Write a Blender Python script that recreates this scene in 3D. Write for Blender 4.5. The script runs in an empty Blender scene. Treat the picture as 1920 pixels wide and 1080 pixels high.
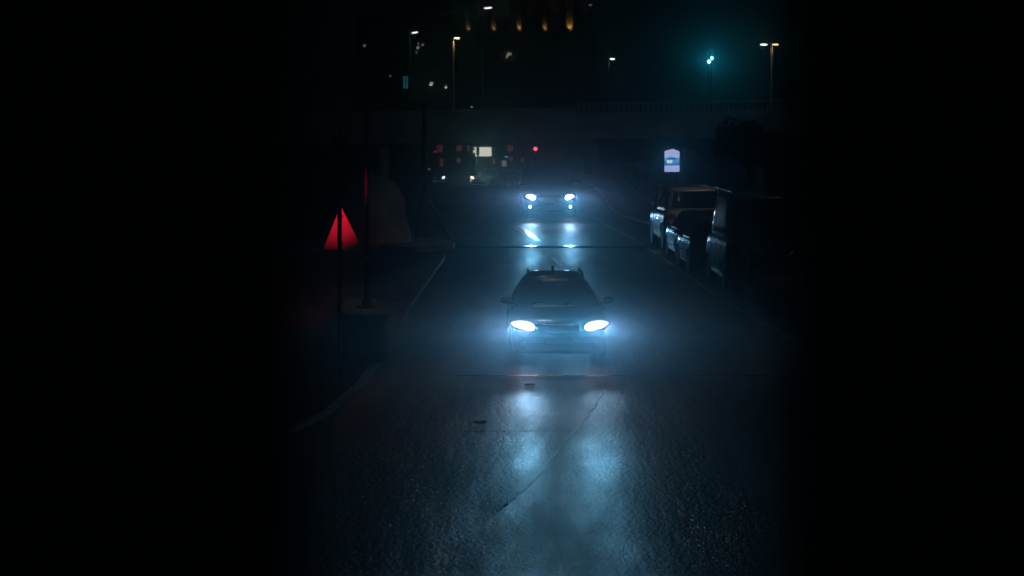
import bpy, bmesh, math, random
from mathutils import Vector, Matrix
random.seed(7)
S = bpy.context.scene
C = S.collection
R = math.radians
PI = math.pi

# ------------------------------------------------------------------ camera, world, exposure
FPX, CX, HY, CAMZ = 6090.0, 960.0, 127.0, 5.48      # focal length in px of the 1920 frame, principal column, horizon row, eye height
cam_d = bpy.data.cameras.new('camera')
cam = bpy.data.objects.new('camera', cam_d); C.objects.link(cam)
cam.location = (0, 0, CAMZ); cam.rotation_euler = (R(90), 0, 0)
cam_d.sensor_width = 36; cam_d.lens = FPX / 1920 * 36
cam_d.shift_y = -(540 - HY) / 1920
cam_d.clip_start = 0.1; cam_d.clip_end = 4000
cam_d.dof.use_dof = True; cam_d.dof.focus_distance = 72; cam_d.dof.aperture_fstop = 4.0
S.camera = cam

w = bpy.data.worlds.new('World'); S.world = w; w.use_nodes = True
nt = w.node_tree; nt.nodes.clear()
out = nt.nodes.new('ShaderNodeOutputWorld'); bg = nt.nodes.new('ShaderNodeBackground')
bg.inputs[0].default_value = (0.06, 0.80, 1.0, 1); bg.inputs[1].default_value = 0.0019
nt.links.new(bg.outputs[0], out.inputs[0])

S.view_settings.view_transform = 'Standard'; S.view_settings.look = 'None'
S.view_settings.exposure = 0; S.view_settings.gamma = 1
S.render.engine = 'CYCLES'
S.cycles.use_denoising = True
S.cycles.sample_clamp_indirect = 2.0
S.cycles.sample_clamp_direct = 0.0
S.cycles.max_bounces = 5; S.cycles.volume_bounces = 0
S.cycles.use_light_tree = True

HAZE_DENSITY = 0.0020
K = 1.0

# ------------------------------------------------------------------ helpers
def gz(y):
    """height of the ground y metres ahead: level, then a long downhill grade past a crest"""
    if y < 140: return 0.0
    if y < 160: return -0.0365 * (y - 140) ** 2 / 40
    if y < 330: return -0.365 - 0.0365 * (y - 160)
    return -0.365 - 0.0365 * 170
def at(px, py, d):                      # world point seen at photo pixel px,py, d metres ahead
    return Vector(((px - CX) * d / FPX, d, CAMZ - (py - HY) * d / FPX))
def gat(px, py, dz=0.0):                # level-ground point under photo pixel
    d = FPX * CAMZ / (py - HY)
    return Vector(((px - CX) * d / FPX, d, dz))
def gx(px, d, dz=0.0):
    return Vector(((px - CX) * d / FPX, d, gz(d) + dz))

class MB:
    def __init__(s): s.v = []; s.f = []
    def add(s, v, f):
        o = len(s.v); s.v += [tuple(p) for p in v]; s.f += [tuple(i + o for i in q) for q in f]; return s
    def box(s, c, d, rz=0, m=None):
        x, y, z = d[0] / 2, d[1] / 2, d[2] / 2
        v = [Vector(p) for p in ((-x,-y,-z),(x,-y,-z),(x,y,-z),(-x,y,-z),(-x,-y,z),(x,-y,z),(x,y,z),(-x,y,z))]
        M = m if m is not None else Matrix.Rotation(rz, 3, 'Z')
        return s.add([M @ p + Vector(c) for p in v], [(0,3,2,1),(4,5,6,7),(0,1,5,4),(1,2,6,5),(2,3,7,6),(3,0,4,7)])
    def tube(s, pts, r, n=10, cap=True):
        pts = [Vector(p) for p in pts]
        rs = r if isinstance(r, (list, tuple)) else [r] * len(pts)
        rings = []
        up = None
        for i, p in enumerate(pts):
            t = (pts[min(i + 1, len(pts) - 1)] - pts[max(i - 1, 0)]).normalized()
            a = Vector((0, 0, 1)) if abs(t.z) < 0.9 else Vector((1, 0, 0))
            if up is not None: a = up
            b = t.cross(a)
            if b.length < 1e-5: b = t.cross(Vector((0, 1, 0)))
            b.normalize(); up = b.cross(t).normalized()
            rings.append([p + rs[i] * (math.cos(2 * PI * k / n) * b + math.sin(2 * PI * k / n) * up) for k in range(n)])
        return s.loft(rings, cap)
    def loft(s, rings, cap=True):
        n = len(rings[0]); v = [p for r in rings for p in r]; f = []
        for i in range(len(rings) - 1):
            for k in range(n):
                a, b = i * n + k, i * n + (k + 1) % n
                f.append((a, b, b + n, a + n))
        if cap:
            f.append(tuple(range(n - 1, -1, -1))); f.append(tuple(range((len(rings) - 1) * n, len(rings) * n)))
        return s.add(v, f)
    def prism(s, poly, y0, y1, M=None):          # polygon in x,z extruded along y
        n = len(poly)
        v = [Vector((x, y0, z)) for x, z in poly] + [Vector((x, y1, z)) for x, z in poly]
        if M is not None: v = [M @ p for p in v]
        f = [tuple(range(n)), tuple(range(2 * n - 1, n - 1, -1))] + [((i + 1) % n, i, i + n, (i + 1) % n + n) for i in range(n)]
        return s.add(v, f)
    def slab(s, poly, z0, z1):                   # polygon in x,y extruded along z
        n = len(poly)
        v = [Vector((x, y, z0)) for x, y in poly] + [Vector((x, y, z1)) for x, y in poly]
        f = [tuple(range(n - 1, -1, -1)), tuple(range(n, 2 * n))] + [(i, (i + 1) % n, (i + 1) % n + n, i + n) for i in range(n)]
        return s.add(v, f)
    def grid(s, P, nu, nv):
        v = [P(i / nu, j / nv) for j in range(nv + 1) for i in range(nu + 1)]
        f = [(j * (nu + 1) + i, j * (nu + 1) + i + 1, (j + 1) * (nu + 1) + i + 1, (j + 1) * (nu + 1) + i) for j in range(nv) for i in range(nu)]
        return s.add(v, f)
    def lathe(s, prof, c, axis='x', n=24):       # prof: (radius, along)
        rings = []
        c = Vector(c)
        for r, a in prof:
            ring = []
            for k in range(n):
                t = 2 * PI * k / n
                u, q = r * math.cos(t), r * math.sin(t)
                p = {'x': Vector((a, u, q)), 'y': Vector((u, a, q)), 'z': Vector((u, q, a))}[axis]
                ring.append(c + p)
            rings.append(ring)
        return s.loft(rings, True)
    def ball(s, c, r, nu=14, nv=9):
        c = Vector(c); rr = r if isinstance(r, (tuple, list)) else (r, r, r)
        rings = []
        for j in range(nv + 1):
            t = -PI / 2 + PI * j / nv
            q = max(math.cos(t), 0.02)
            rings.append([c + Vector((rr[0] * q * math.cos(2 * PI * k / nu), rr[1] * q * math.sin(2 * PI * k / nu), rr[2] * math.sin(t))) for k in range(nu)])
        return s.loft(rings, True)
    def build(s, name, mat, parent=None, smooth=False, bevel=0, loc=None):
        me = bpy.data.meshes.new(name); me.from_pydata(s.v, [], s.f); me.update()
        b = bmesh.new(); b.from_mesh(me); bmesh.ops.recalc_face_normals(b, faces=b.faces)
        if bevel:
            es = [e for e in b.edges if len(e.link_faces) == 2 and e.calc_face_angle(0) > 0.5]
            bmesh.ops.bevel(b, geom=es, offset=bevel, segments=2, affect='EDGES', profile=0.7)
        b.to_mesh(me); b.free()
        if smooth:
            for p in me.polygons: p.use_smooth = True
            if smooth != 'all':
                me.set_sharp_from_angle(angle=R(40))
        me.materials.append(mat)
        o = bpy.data.objects.new(name, me); C.objects.link(o)
        if parent is not None: o.parent = parent
        if loc is not None: o.location = loc
        return o

def tag(o, label=None, cat=None, group=None, kind=None):
    if label: o['label'] = label
    if cat: o['category'] = cat
    if group: o['group'] = group
    if kind: o['kind'] = kind
    return o
def thing(name, label, cat, loc=(0,0,0), rz=0, group=None):
    o = bpy.data.objects.new(name, None); C.objects.link(o)
    o.location = loc; o.rotation_euler = (0, 0, rz); o.empty_display_size = 0.3
    return tag(o, label, cat, group)
def inst(name, src, parent, loc=(0,0,0), rot=(0,0,0), scale=(1,1,1)):
    o = src.copy(); o.name = name; C.objects.link(o); o.parent = parent
    o.location = loc; o.rotation_euler = rot; o.scale = scale
    return o
def copy_tree(o, parent=None):
    c = o.copy(); C.objects.link(c); c.parent = parent
    for ch in list(o.children): copy_tree(ch, c)
    return c

# ------------------------------------------------------------------ materials
def mat(name, col, rough=0.6, metal=0.0, spec=0.5, var=0.0, vscale=3.0, bump=0.0, bscale=40.0, coat=0.0):
    m = bpy.data.materials.new(name); m.use_nodes = True
    n = m.node_tree; p = n.nodes['Principled BSDF']
    p.inputs['Base Color'].default_value = (*col, 1); p.inputs['Roughness'].default_value = rough
    p.inputs['Metallic'].default_value = metal; p.inputs['Specular IOR Level'].default_value = spec
    p.inputs['Coat Weight'].default_value = coat
    if var or bump:
        tc = n.nodes.new('ShaderNodeTexCoord')
    if var:
        no = n.nodes.new('ShaderNodeTexNoise'); no.inputs['Scale'].default_value = vscale; no.inputs['Detail'].default_value = 5
        n.links.new(tc.outputs['Object'], no.inputs['Vector'])
        rp = n.nodes.new('ShaderNodeValToRGB')
        rp.color_ramp.elements[0].position = 0.3; rp.color_ramp.elements[1].position = 0.7
        rp.color_ramp.elements[0].color = (*[c * (1 - var) for c in col], 1)
        rp.color_ramp.elements[1].color = (*[min(c * (1 + var), 1) for c in col], 1)
        n.links.new(no.outputs['Fac'], rp.inputs['Fac']); n.links.new(rp.outputs['Color'], p.inputs['Base Color'])
    if bump:
        nb = n.nodes.new('ShaderNodeTexNoise'); nb.inputs['Scale'].default_value = bscale; nb.inputs['Detail'].default_value = 3
        n.links.new(tc.outputs['Object'], nb.inputs['Vector'])
        bp = n.nodes.new('ShaderNodeBump'); bp.inputs['Strength'].default_value = bump; bp.inputs['Distance'].default_value = 0.02
        n.links.new(nb.outputs['Fac'], bp.inputs['Height']); n.links.new(bp.outputs['Normal'], p.inputs['Normal'])
    return m
def emit(name, col, strength):
    m = bpy.data.materials.new(name); m.use_nodes = True
    n = m.node_tree; n.nodes.remove(n.nodes['Principled BSDF'])
    e = n.nodes.new('ShaderNodeEmission'); e.inputs[0].default_value = (*col, 1); e.inputs[1].default_value = strength
    n.links.new(e.outputs[0], n.nodes['Material Output'].inputs[0])
    m.cycles.emission_sampling = 'NONE'
    return m

def lamp_glass(name, col, rim, core):
    # lit lamp behind a clear cover: emission fades from core to rim, painting a soft bloom-like edge
    m = emit(name, col, core); n = m.node_tree; e = n.nodes['Emission']
    lw = n.nodes.new('ShaderNodeLayerWeight'); lw.inputs['Blend'].default_value = 0.5
    mr = n.nodes.new('ShaderNodeMapRange'); mr.inputs['From Min'].default_value = 0.02; mr.inputs['From Max'].default_value = 0.5
    mr.inputs['To Min'].default_value = core; mr.inputs['To Max'].default_value = rim
    n.links.new(lw.outputs['Facing'], mr.inputs['Value']); n.links.new(mr.outputs['Result'], e.inputs['Strength'])
    return m

def road_mat(name='wet_asphalt', r0=0.35, r1=0.54, fine_s=1.0, rut_s=1.0, rot=-8):
    m = bpy.data.materials.new(name); m.use_nodes = True
    n = m.node_tree; L = n.links; p = n.nodes['Principled BSDF']
    tc = n.nodes.new('ShaderNodeTexCoord')
    def noise(scale, detail=4, vec=None, rough=0.5):
        q = n.nodes.new('ShaderNodeTexNoise'); q.inputs['Scale'].default_value = scale; q.inputs['Detail'].default_value = detail
        q.inputs['Roughness'].default_value = rough
        L.new(vec or tc.outputs['Object'], q.inputs['Vector']); return q
    big = noise(0.55, 4); fine = noise(14, 3); grain = noise(34, 2)
    mp = n.nodes.new('ShaderNodeMapping'); mp.inputs['Rotation'].default_value = (0, 0, R(rot)); mp.inputs['Scale'].default_value = (1.5, 0.16, 1)
    L.new(tc.outputs['Object'], mp.inputs['Vector'])
    rut = noise(0.9, 4, mp.outputs['Vector'])
    mp2 = n.nodes.new('ShaderNodeMapping'); mp2.inputs['Scale'].default_value = (0.08, 0.8, 1)
    L.new(tc.outputs['Object'], mp2.inputs['Vector'])
    cross = noise(1.3, 3, mp2.outputs['Vector'])
    rp = n.nodes.new('ShaderNodeValToRGB')
    rp.color_ramp.elements[0].position = 0.3; rp.color_ramp.elements[1].position = 0.75
    rp.color_ramp.elements[0].color = (0.014, 0.034, 0.042, 1); rp.color_ramp.elements[1].color = (0.028, 0.058, 0.068, 1)
    L.new(big.outputs['Fac'], rp.inputs['Fac']); L.new(rp.outputs['Color'], p.inputs['Base Color'])
    mr = n.nodes.new('ShaderNodeMapRange'); mr.inputs['From Min'].default_value = 0.3; mr.inputs['From Max'].default_value = 0.7
    mr.inputs['To Min'].default_value = r0; mr.inputs['To Max'].default_value = r1
    L.new(rut.outputs['Fac'], mr.inputs['Value']); L.new(mr.outputs['Result'], p.inputs['Roughness'])
    def bump(src, strength, dist, prev=None):
        b = n.nodes.new('ShaderNodeBump'); b.inputs['Strength'].default_value = strength; b.inputs['Distance'].default_value = dist
        L.new(src.outputs['Fac'], b.inputs['Height'])
        if prev: L.new(prev.outputs['Normal'], b.inputs['Normal'])
        return b
    b = bump(rut, rut_s, 0.05); b = bump(cross, 0.6, 0.03, b); b = bump(fine, fine_s, 0.022, b); b = bump(grain, fine_s, 0.012, b)
    L.new(b.outputs['Normal'], p.inputs['Normal'])
    p.inputs['Specular IOR Level'].default_value = 0.5
    return m

M = dict(
    road=road_mat(),
    patch=road_mat('smoother_wet_asphalt', 0.33, 0.52, 0.75, 1.0, -30),
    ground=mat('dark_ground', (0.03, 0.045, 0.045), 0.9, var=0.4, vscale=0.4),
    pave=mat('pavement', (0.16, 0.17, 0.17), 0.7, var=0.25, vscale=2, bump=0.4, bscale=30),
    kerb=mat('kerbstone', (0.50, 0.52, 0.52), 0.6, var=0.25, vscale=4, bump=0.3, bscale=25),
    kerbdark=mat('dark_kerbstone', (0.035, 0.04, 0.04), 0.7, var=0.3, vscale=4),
    conc=mat('concrete', (0.17, 0.18, 0.18), 0.75, var=0.25, vscale=1.6, bump=0.4, bscale=12),
    palewall=mat('pale_painted_concrete', (0.55, 0.54, 0.50), 0.7, var=0.15, vscale=1.5),
    deck=mat('overpass_concrete', (0.42, 0.42, 0.44), 0.8, var=0.3, vscale=0.4),
    paint=mat('road_paint', (0.82, 0.82, 0.82), 0.27, var=0.2, vscale=9, bump=0.5, bscale=40),
    worn=mat('worn_road_paint', (0.42, 0.45, 0.47), 0.5, var=0.5, vscale=6, bump=0.5, bscale=40),
    tar=mat('tar_seam', (0.008, 0.01, 0.012), 0.5, var=0.3, vscale=10, bump=0.5, bscale=20),
    iron=mat('cast_iron', (0.02, 0.022, 0.025), 0.55, 0.4),
    bumpm=mat('speed_hump_rubber', (0.03, 0.05, 0.06), 0.16, bump=0.2, bscale=18),
    black=mat('black_steel', (0.012, 0.013, 0.015), 0.45, 0.0),
    pole=mat('galvanised_steel', (0.30, 0.31, 0.32), 0.42, 0.6, var=0.15, vscale=4),
    darkpole=mat('dark_painted_pole', (0.05, 0.045, 0.05), 0.35),
    wood=mat('dark_timber', (0.03, 0.028, 0.026), 0.8, var=0.4, vscale=4),
    signback=mat('sign_back_grey', (0.30, 0.30, 0.31), 0.5, 0.0, var=0.12, vscale=5),
    carblack=mat('car_paint_black', (0.010, 0.013, 0.017), 0.22, 0.0, 0.6, coat=1.0),
    carnavy=mat('car_paint_navy', (0.012, 0.028, 0.045), 0.2, 0.2, 0.6, coat=1.0),
    carwhite=mat('car_paint_white', (0.62, 0.62, 0.60), 0.24, 0.0, 0.6, coat=0.6),
    carblue=mat('car_paint_blue_grey', (0.12, 0.2, 0.25), 0.22, 0.2, 0.6, coat=1.0),
    carvan=mat('van_paint_blue', (0.05, 0.13, 0.17), 0.32, 0.0, 0.6, coat=0.6),
    carsilver=mat('car_paint_grey', (0.10, 0.12, 0.13), 0.28, 0.3, 0.6, coat=0.6),
    glass=mat('dark_glass', (0.006, 0.010, 0.013), 0.06, 0.0, 0.6),
    rubber=mat('tyre_rubber', (0.014, 0.014, 0.015), 0.75),
    rim=mat('wheel_alloy', (0.35, 0.36, 0.37), 0.3, 0.9),
    chrome=mat('bright_trim', (0.65, 0.66, 0.68), 0.16, 1.0),
    plastic=mat('black_plastic', (0.012, 0.012, 0.013), 0.5),
    plate=mat('number_plate', (0.45, 0.46, 0.46), 0.5),
    tail=mat('tail_light_red', (0.30, 0.012, 0.015), 0.18),
    amber=mat('amber_reflector', (0.55, 0.30, 0.08), 0.2),
    lensoff=mat('unlit_lamp_glass', (0.35, 0.37, 0.40), 0.12),
    hot=lamp_glass('headlight_glow', (0.95, 0.80, 1.0), 0.5, 7.0),
    hot2=lamp_glass('headlight_glow_far', (0.95, 0.82, 1.0), 0.8, 9.0),
    warmhot=emit('headlight_warm', (1.0, 0.84, 0.70), 3.0),
    coolhot=emit('headlight_cool', (0.80, 0.86, 1.0), 2.2),
    lampwarm=emit('street_lamp_warm', (1.0, 0.56, 0.24), 6.0),
    lampnear=emit('street_lamp_near', (1.0, 0.78, 0.55), 60.0),
    lampwhite=emit('street_lamp_white', (1.0, 0.86, 0.80), 4.5),
    lamptube=emit('tube_lamp_pink_white', (1.0, 0.82, 0.84), 2.6),
    green=emit('signal_green_lit', (0.30, 0.95, 1.0), 11.0),
    red=emit('signal_red_lit', (1.0, 0.05, 0.08), 5.0),
    lens_off=mat('signal_lens_off', (0.03, 0.02, 0.02), 0.3),
    bill=emit('billboard_light', (1.0, 0.95, 0.80), 0.88),
    sign_pale=emit('lit_sign_pale', (0.47, 0.56, 0.96), 1.0),
    sign_blue=emit('lit_sign_sea', (0.03, 0.20, 0.52), 1.0),
    sign_sky=emit('lit_sign_water_light', (0.10, 0.33, 0.72), 1.0),
    sign_navy=emit('lit_sign_hull', (0.006, 0.035, 0.27), 1.0),
    sign_card=emit('lit_sign_card', (0.80, 0.93, 0.95), 1.0),
    sign_gold=emit('lit_sign_gold', (0.85, 0.62, 0.20), 1.0),
    sign_pink=emit('lit_sign_text', (0.48, 0.40, 0.72), 1.0),
    sign_grey=emit('lit_sign_text_grey', (0.30, 0.33, 0.62), 1.0),
    upl=emit('uplight_glow', (0.30, 0.18, 0.07), 1.0),
    cyanwin=emit('window_light_cyan', (0.016, 0.085, 0.105), 1.0),
    whitewin=emit('window_light_white', (0.95, 0.80, 0.68), 1.0),
    greywin=emit('window_light_grey', (0.13, 0.14, 0.13), 1.0),
    palewin=emit('window_light_pale', (0.30, 0.27, 0.20), 1.0),
    redwin=emit('window_light_red', (0.055, 0.0095, 0.0085), 1.0),
    brownwin=emit('window_light_brown', (0.028, 0.011, 0.006), 1.0),
    cyansign=emit('lit_sign_cyan', (0.06, 0.36, 0.5), 1.0),
    wall=mat('dark_render_wall', (0.16, 0.16, 0.15), 0.85, var=0.25, vscale=0.6),
    wall2=mat('facade_plaster', (0.25, 0.22, 0.18), 0.85, var=0.25, vscale=0.5),
    darkcol=mat('dark_painted_column', (0.22, 0.22, 0.20), 0.8, var=0.3, vscale=3),
    hull=mat('pale_boat_hull', (0.5, 0.5, 0.48), 0.35, var=0.1),
    bark=mat('bark', (0.05, 0.04, 0.03), 0.9, var=0.4, vscale=5),
    leaf=mat('leaves', (0.025, 0.06, 0.03), 0.6, var=0.4, vscale=6),
    stone=mat('pale_stone', (0.22, 0.23, 0.235), 0.7, var=0.35, vscale=1.4, bump=0.6, bscale=7),
)

# ------------------------------------------------------------------ lights
def look_rot(d):
    return Vector(d).to_track_quat('-Z', 'Y').to_euler()
def spot(name, loc, direction, power, col, size=90, blend=0.6, rad=0.05, parent=None, sy=1.0):
    l = bpy.data.lights.new(name, 'SPOT'); l.energy = power * K; l.color = col; l.spot_size = R(size); l.spot_blend = blend
    l.shadow_soft_size = rad
    o = bpy.data.objects.new(name, l); C.objects.link(o); o.location = loc; o.rotation_euler = look_rot(direction)
    o.scale = (1, sy, 1)
    if parent is not None: o.parent = parent
    return o
def point(name, loc, power, col, rad=0.1, parent=None):
    l = bpy.data.lights.new(name, 'POINT'); l.energy = power * K; l.color = col; l.shadow_soft_size = rad
    o = bpy.data.objects.new(name, l); C.objects.link(o); o.location = loc
    if parent is not None: o.parent = parent
    return o

# ------------------------------------------------------------------ setting: ground, road, pavements
ys = [-40, 0, 20, 35, 60, 90, 120, 140, 144, 148, 152, 156, 160, 180, 210, 250, 290, 330, 400, 480, 560]
g = MB()
g.grid(lambda u, v: Vector(((u - 0.5) * 640, ys[round(v * (len(ys) - 1))], gz(ys[round(v * (len(ys) - 1))]) - 0.02)), 6, len(ys) - 1)
tag(g.build('ground', M['ground']), kind='structure')

def right_edge(d):          # parking line beside the right-hand lane
    pts = [(0, 8.6), (35, 7.4), (60, 5.95), (69, 5.45), (77, 4.95), (100, 4.1), (118, 3.0), (150, 3.0), (200, 2.0), (330, 0)]
    for (a, xa), (b, xb) in zip(pts, pts[1:]):
        if d <= b: return xa + (xb - xa) * (d - a) / (b - a)
    return pts[-1][1]
def left_edge(d):
    pts = [(0, -16), (35, -9), (44, -4.6), (48.9, -3.2), (51, -2.85), (55.8, -2.54), (59.3, -2.45), (75, -2.3), (94, -1.9), (110, -3.2), (150, -5.0), (200, -8), (330, -14)]
    for (a, xa), (b, xb) in zip(pts, pts[1:]):
        if d <= b: return xa + (xb - xa) * (d - a) / (b - a)
    return pts[-1][1]
def right_kerb(d):
    if d < 105: return right_edge(d) + 2.35
    if d < 122: return right_edge(d) + 2.35 - 1.6 * (d - 105) / 17
    return right_edge(d) + 0.75
rd = MB()
ry = [20 + 2.5 * i for i in range(49)] + [144, 148, 152, 156, 160, 175, 200, 240, 280, 330]
rd.grid(lambda u, v: Vector((left_edge(ry[round(v * (len(ry) - 1))]) * (1 - u) + right_kerb(ry[round(v * (len(ry) - 1))]) * u,
                             ry[round(v * (len(ry) - 1))], gz(ry[round(v * (len(ry) - 1))]))), 8, len(ry) - 1)
tag(rd.build('road', M['road'], smooth='all'), kind='structure')
# crossing road in the dip under the overpass
cr = MB(); cr.slab([(-60, 318), (60, 318), (60, 334), (-60, 334)], gz(330) - 0.5, gz(330) + 0.03)
tag(cr.build('cross_road', M['road']), kind='structure')

def strip(f0, f1, ds, h, skirt=0.3):
    m = MB(); rings = []
    for d in ds:
        a, b, z = f0(d), f1(d), gz(d)
        rings.append([Vector((a, d, z - skirt)), Vector((a, d, z + h)), Vector((b, d, z + h)), Vector((b, d, z - skirt))])
    return m.loft(rings, True)
DS = [30 + 3 * i for i in range(40)] + [150, 156, 162, 180, 200, 230, 260, 300]
tag(strip(lambda d: right_kerb(d) + 0.16, lambda d: right_kerb(d) + 3.2, DS, 0.06).build('pavement', M['pave']), kind='structure')
LDS = [34, 38, 41, 44, 46, 48, 49, 50, 51, 52.5, 54, 56, 58, 60, 63]
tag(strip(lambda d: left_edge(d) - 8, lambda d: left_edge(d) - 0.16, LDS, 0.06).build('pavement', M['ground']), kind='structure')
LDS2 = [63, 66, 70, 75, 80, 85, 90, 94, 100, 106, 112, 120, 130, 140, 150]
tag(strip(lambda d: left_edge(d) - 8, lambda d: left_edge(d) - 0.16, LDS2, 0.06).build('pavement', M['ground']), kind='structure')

# kerbstones, one object each (children of a kerb)
def kerb_run(name, label, f, ds, side, matl):
    root = thing(name, label, 'kerb', (f(ds[0]), ds[0], gz(ds[0])))
    for a, b in zip(ds, ds[1:]):
        xa, xb = f(a), f(b)
        u = Vector((xb - xa, b - a, gz(b) - gz(a))); n = Vector((u.y, -u.x, 0)).normalized() * 0.15 * side
        p0 = Vector((xa, a, gz(a))) + u * 0.004; p1 = Vector((xb, b, gz(b))) - u * 0.004
        h = 0.075 + random.uniform(-0.004, 0.004)
        q = MB()
        ring = lambda p: [p + Vector((0, 0, -0.1)) - root.location, p + Vector((0, 0, h)) - root.location, p + n + Vector((0, 0, h)) - root.location, p + n + Vector((0, 0, -0.1)) - root.location]
        q.loft([ring(p0), ring(p1)]); q.build('kerbstone', matl, root, bevel=0.02)
    return root
def steps(a, b, s):
    n = max(1, round((b - a) / s)); return [a + (b - a) * i / n for i in range(n + 1)]
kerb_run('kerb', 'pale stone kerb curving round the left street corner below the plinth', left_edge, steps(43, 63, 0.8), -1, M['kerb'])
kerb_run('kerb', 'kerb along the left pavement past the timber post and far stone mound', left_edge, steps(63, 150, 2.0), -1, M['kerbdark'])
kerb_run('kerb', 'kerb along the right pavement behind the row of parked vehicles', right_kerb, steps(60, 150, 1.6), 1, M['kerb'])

# road markings
def paint(name, pts, wd, matl, z=0.004):
    pts = [Vector(p) for p in pts]; m = MB(); v = []; f = []
    for i, p in enumerate(pts):
        t = (pts[min(i + 1, len(pts) - 1)] - pts[max(i - 1, 0)]).normalized(); nn = Vector((-t.y, t.x, 0)) * wd / 2
        v += [Vector((p.x, p.y, gz(p.y) + z)) + nn, Vector((p.x, p.y, gz(p.y) + z)) - nn]
    for i in range(len(pts) - 1): f.append((2*i, 2*i+1, 2*i+3, 2*i+2))
    m.add(v, f); o = m.build(name, matl); o['kind'] = 'structure'; return o
paint('lane_dash', [gat(972, 423), gat(1011, 453)], 0.19, M['paint'])
paint('lane_dash', [gat(1037, 484), gat(1052, 499)], 0.13, M['worn'])
paint('lane_dash', [gat(965, 427), gat(1002, 450)], 0.08, M['worn'])
paint('parking_line', [Vector((right_edge(d), d, 0)) for d in (52, 58, 64, 70, 76, 82, 88, 96, 104, 112, 119)], 0.13, M['worn'])
# seams in the asphalt, raised ribbons of tar
def ribbon(name, pix, wd, h, matl):
    cp = [gat(*p) for p in pix]; pts = []; rings = []
    for a, b in zip(cp, cp[1:]): pts += [a.lerp(b, q / 6) for q in range(6)]
    pts.append(cp[-1])
    for i, p in enumerate(pts):
        t = (pts[min(i + 1, len(pts) - 1)] - pts[max(i - 1, 0)]).normalized(); nn = Vector((-t.y, t.x, 0)) * wd / 2
        k = 0.25 if i in (0, len(pts) - 1) else random.uniform(0.55, 1.15)
        p = p + nn.normalized() * random.uniform(-0.02, 0.02)
        rings.append([p + nn * k + Vector((0, 0, -0.01)), p + nn * 0.4 * k + Vector((0, 0, h * k)), p - nn * 0.4 * k + Vector((0, 0, h * k)), p - nn * k + Vector((0, 0, -0.01))])
    m = MB(); m.loft(rings); o = m.build(name, matl, smooth='all'); o['kind'] = 'structure'; return o
ribbon('tar_seam', [(1141, 692), (1134, 725), (1120, 755), (1098, 785), (1070, 815), (1048, 845), (1015, 885), (980, 920), (945, 950)], 0.09, 0.004, M['road'])
ribbon('tar_seam', [(1008, 975), (1035, 950), (1062, 928), (1095, 906)], 0.10, 0.003, M['road'])
ribbon('tar_seam', [(870, 809), (960, 808), (1080, 807), (1200, 809)], 0.05, 0.003, M['road'])

pp = [(1146, 692), (1139, 725), (1125, 755), (1103, 785), (1075, 815), (1053, 845), (1020, 885), (985, 920), (950, 950), (905, 985), (860, 1020), (800, 1066), (760, 1100),
      (1340, 1100), (1310, 960), (1285, 860), (1262, 780), (1243, 720), (1236, 692)]
m = MB(); m.slab([(gat(*q).x, gat(*q).y) for q in pp][::-1], -0.01, 0.004); o = m.build('resurfaced_strip', M['patch']); o['kind'] = 'structure'
def disc_cover(px, py, r, label):
    p = gat(px, py)
    t = thing('manhole_cover', label, 'manhole cover', p)
    m = MB(); m.lathe([(r * 1.2, 0.001), (r * 1.2, 0.014), (r * 1.03, 0.014), (r * 1.03, 0.001)], (0, 0, 0), 'z', 24); m.build('frame', M['iron'], t)
    m = MB(); m.lathe([(r, 0.002), (r, 0.010), (0.01, 0.010)], (0, 0, 0), 'z', 24)
    for i in range(-2, 3): m.box((i * r * 0.3, 0, 0.012), (r * 0.1, r * 1.3, 0.006))
    m.build('lid', M['iron'], t)
disc_cover(900, 791, 0.085, 'small dark iron cover in the wet road left of the headlight reflection')
disc_cover(993, 721, 0.075, 'small dark iron cover just in front of the oncoming car bumper')

def hump(y, x0, x1, wd, h, label):
    t = thing('speed_hump', label, 'speed hump', ((x0 + x1) / 2, y, 0))
    n = max(1, round((x1 - x0) / 0.9)); L = (x1 - x0) / n
    q = MB(); rings = []
    for e in (-1, 1):
        rings.append([Vector((e * (L / 2 - 0.004), wd * (-0.5 + k / 8), 0.001 + h * math.sin(PI * k / 8))) for k in range(9)])
    q.loft(rings); src = None
    for i in range(n):
        X = x0 + L * (i + 0.5) - (x0 + x1) / 2
        if src is None: src = q.build('hump_segment', M['bumpm'], t, smooth=True); src.location.x = X
        else: inst('hump_segment', src, t, (X, 0, 0))
hump(99.4, left_edge(99.4) + 0.3, right_edge(99.4) + 0.1, 1.3, 0.02, 'low rubber hump across the road between the two oncoming vehicles')
hump(57.8, -1.0, 4.6, 0.16, 0.010, 'thin raised strip across the road in front of the near car')

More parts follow.
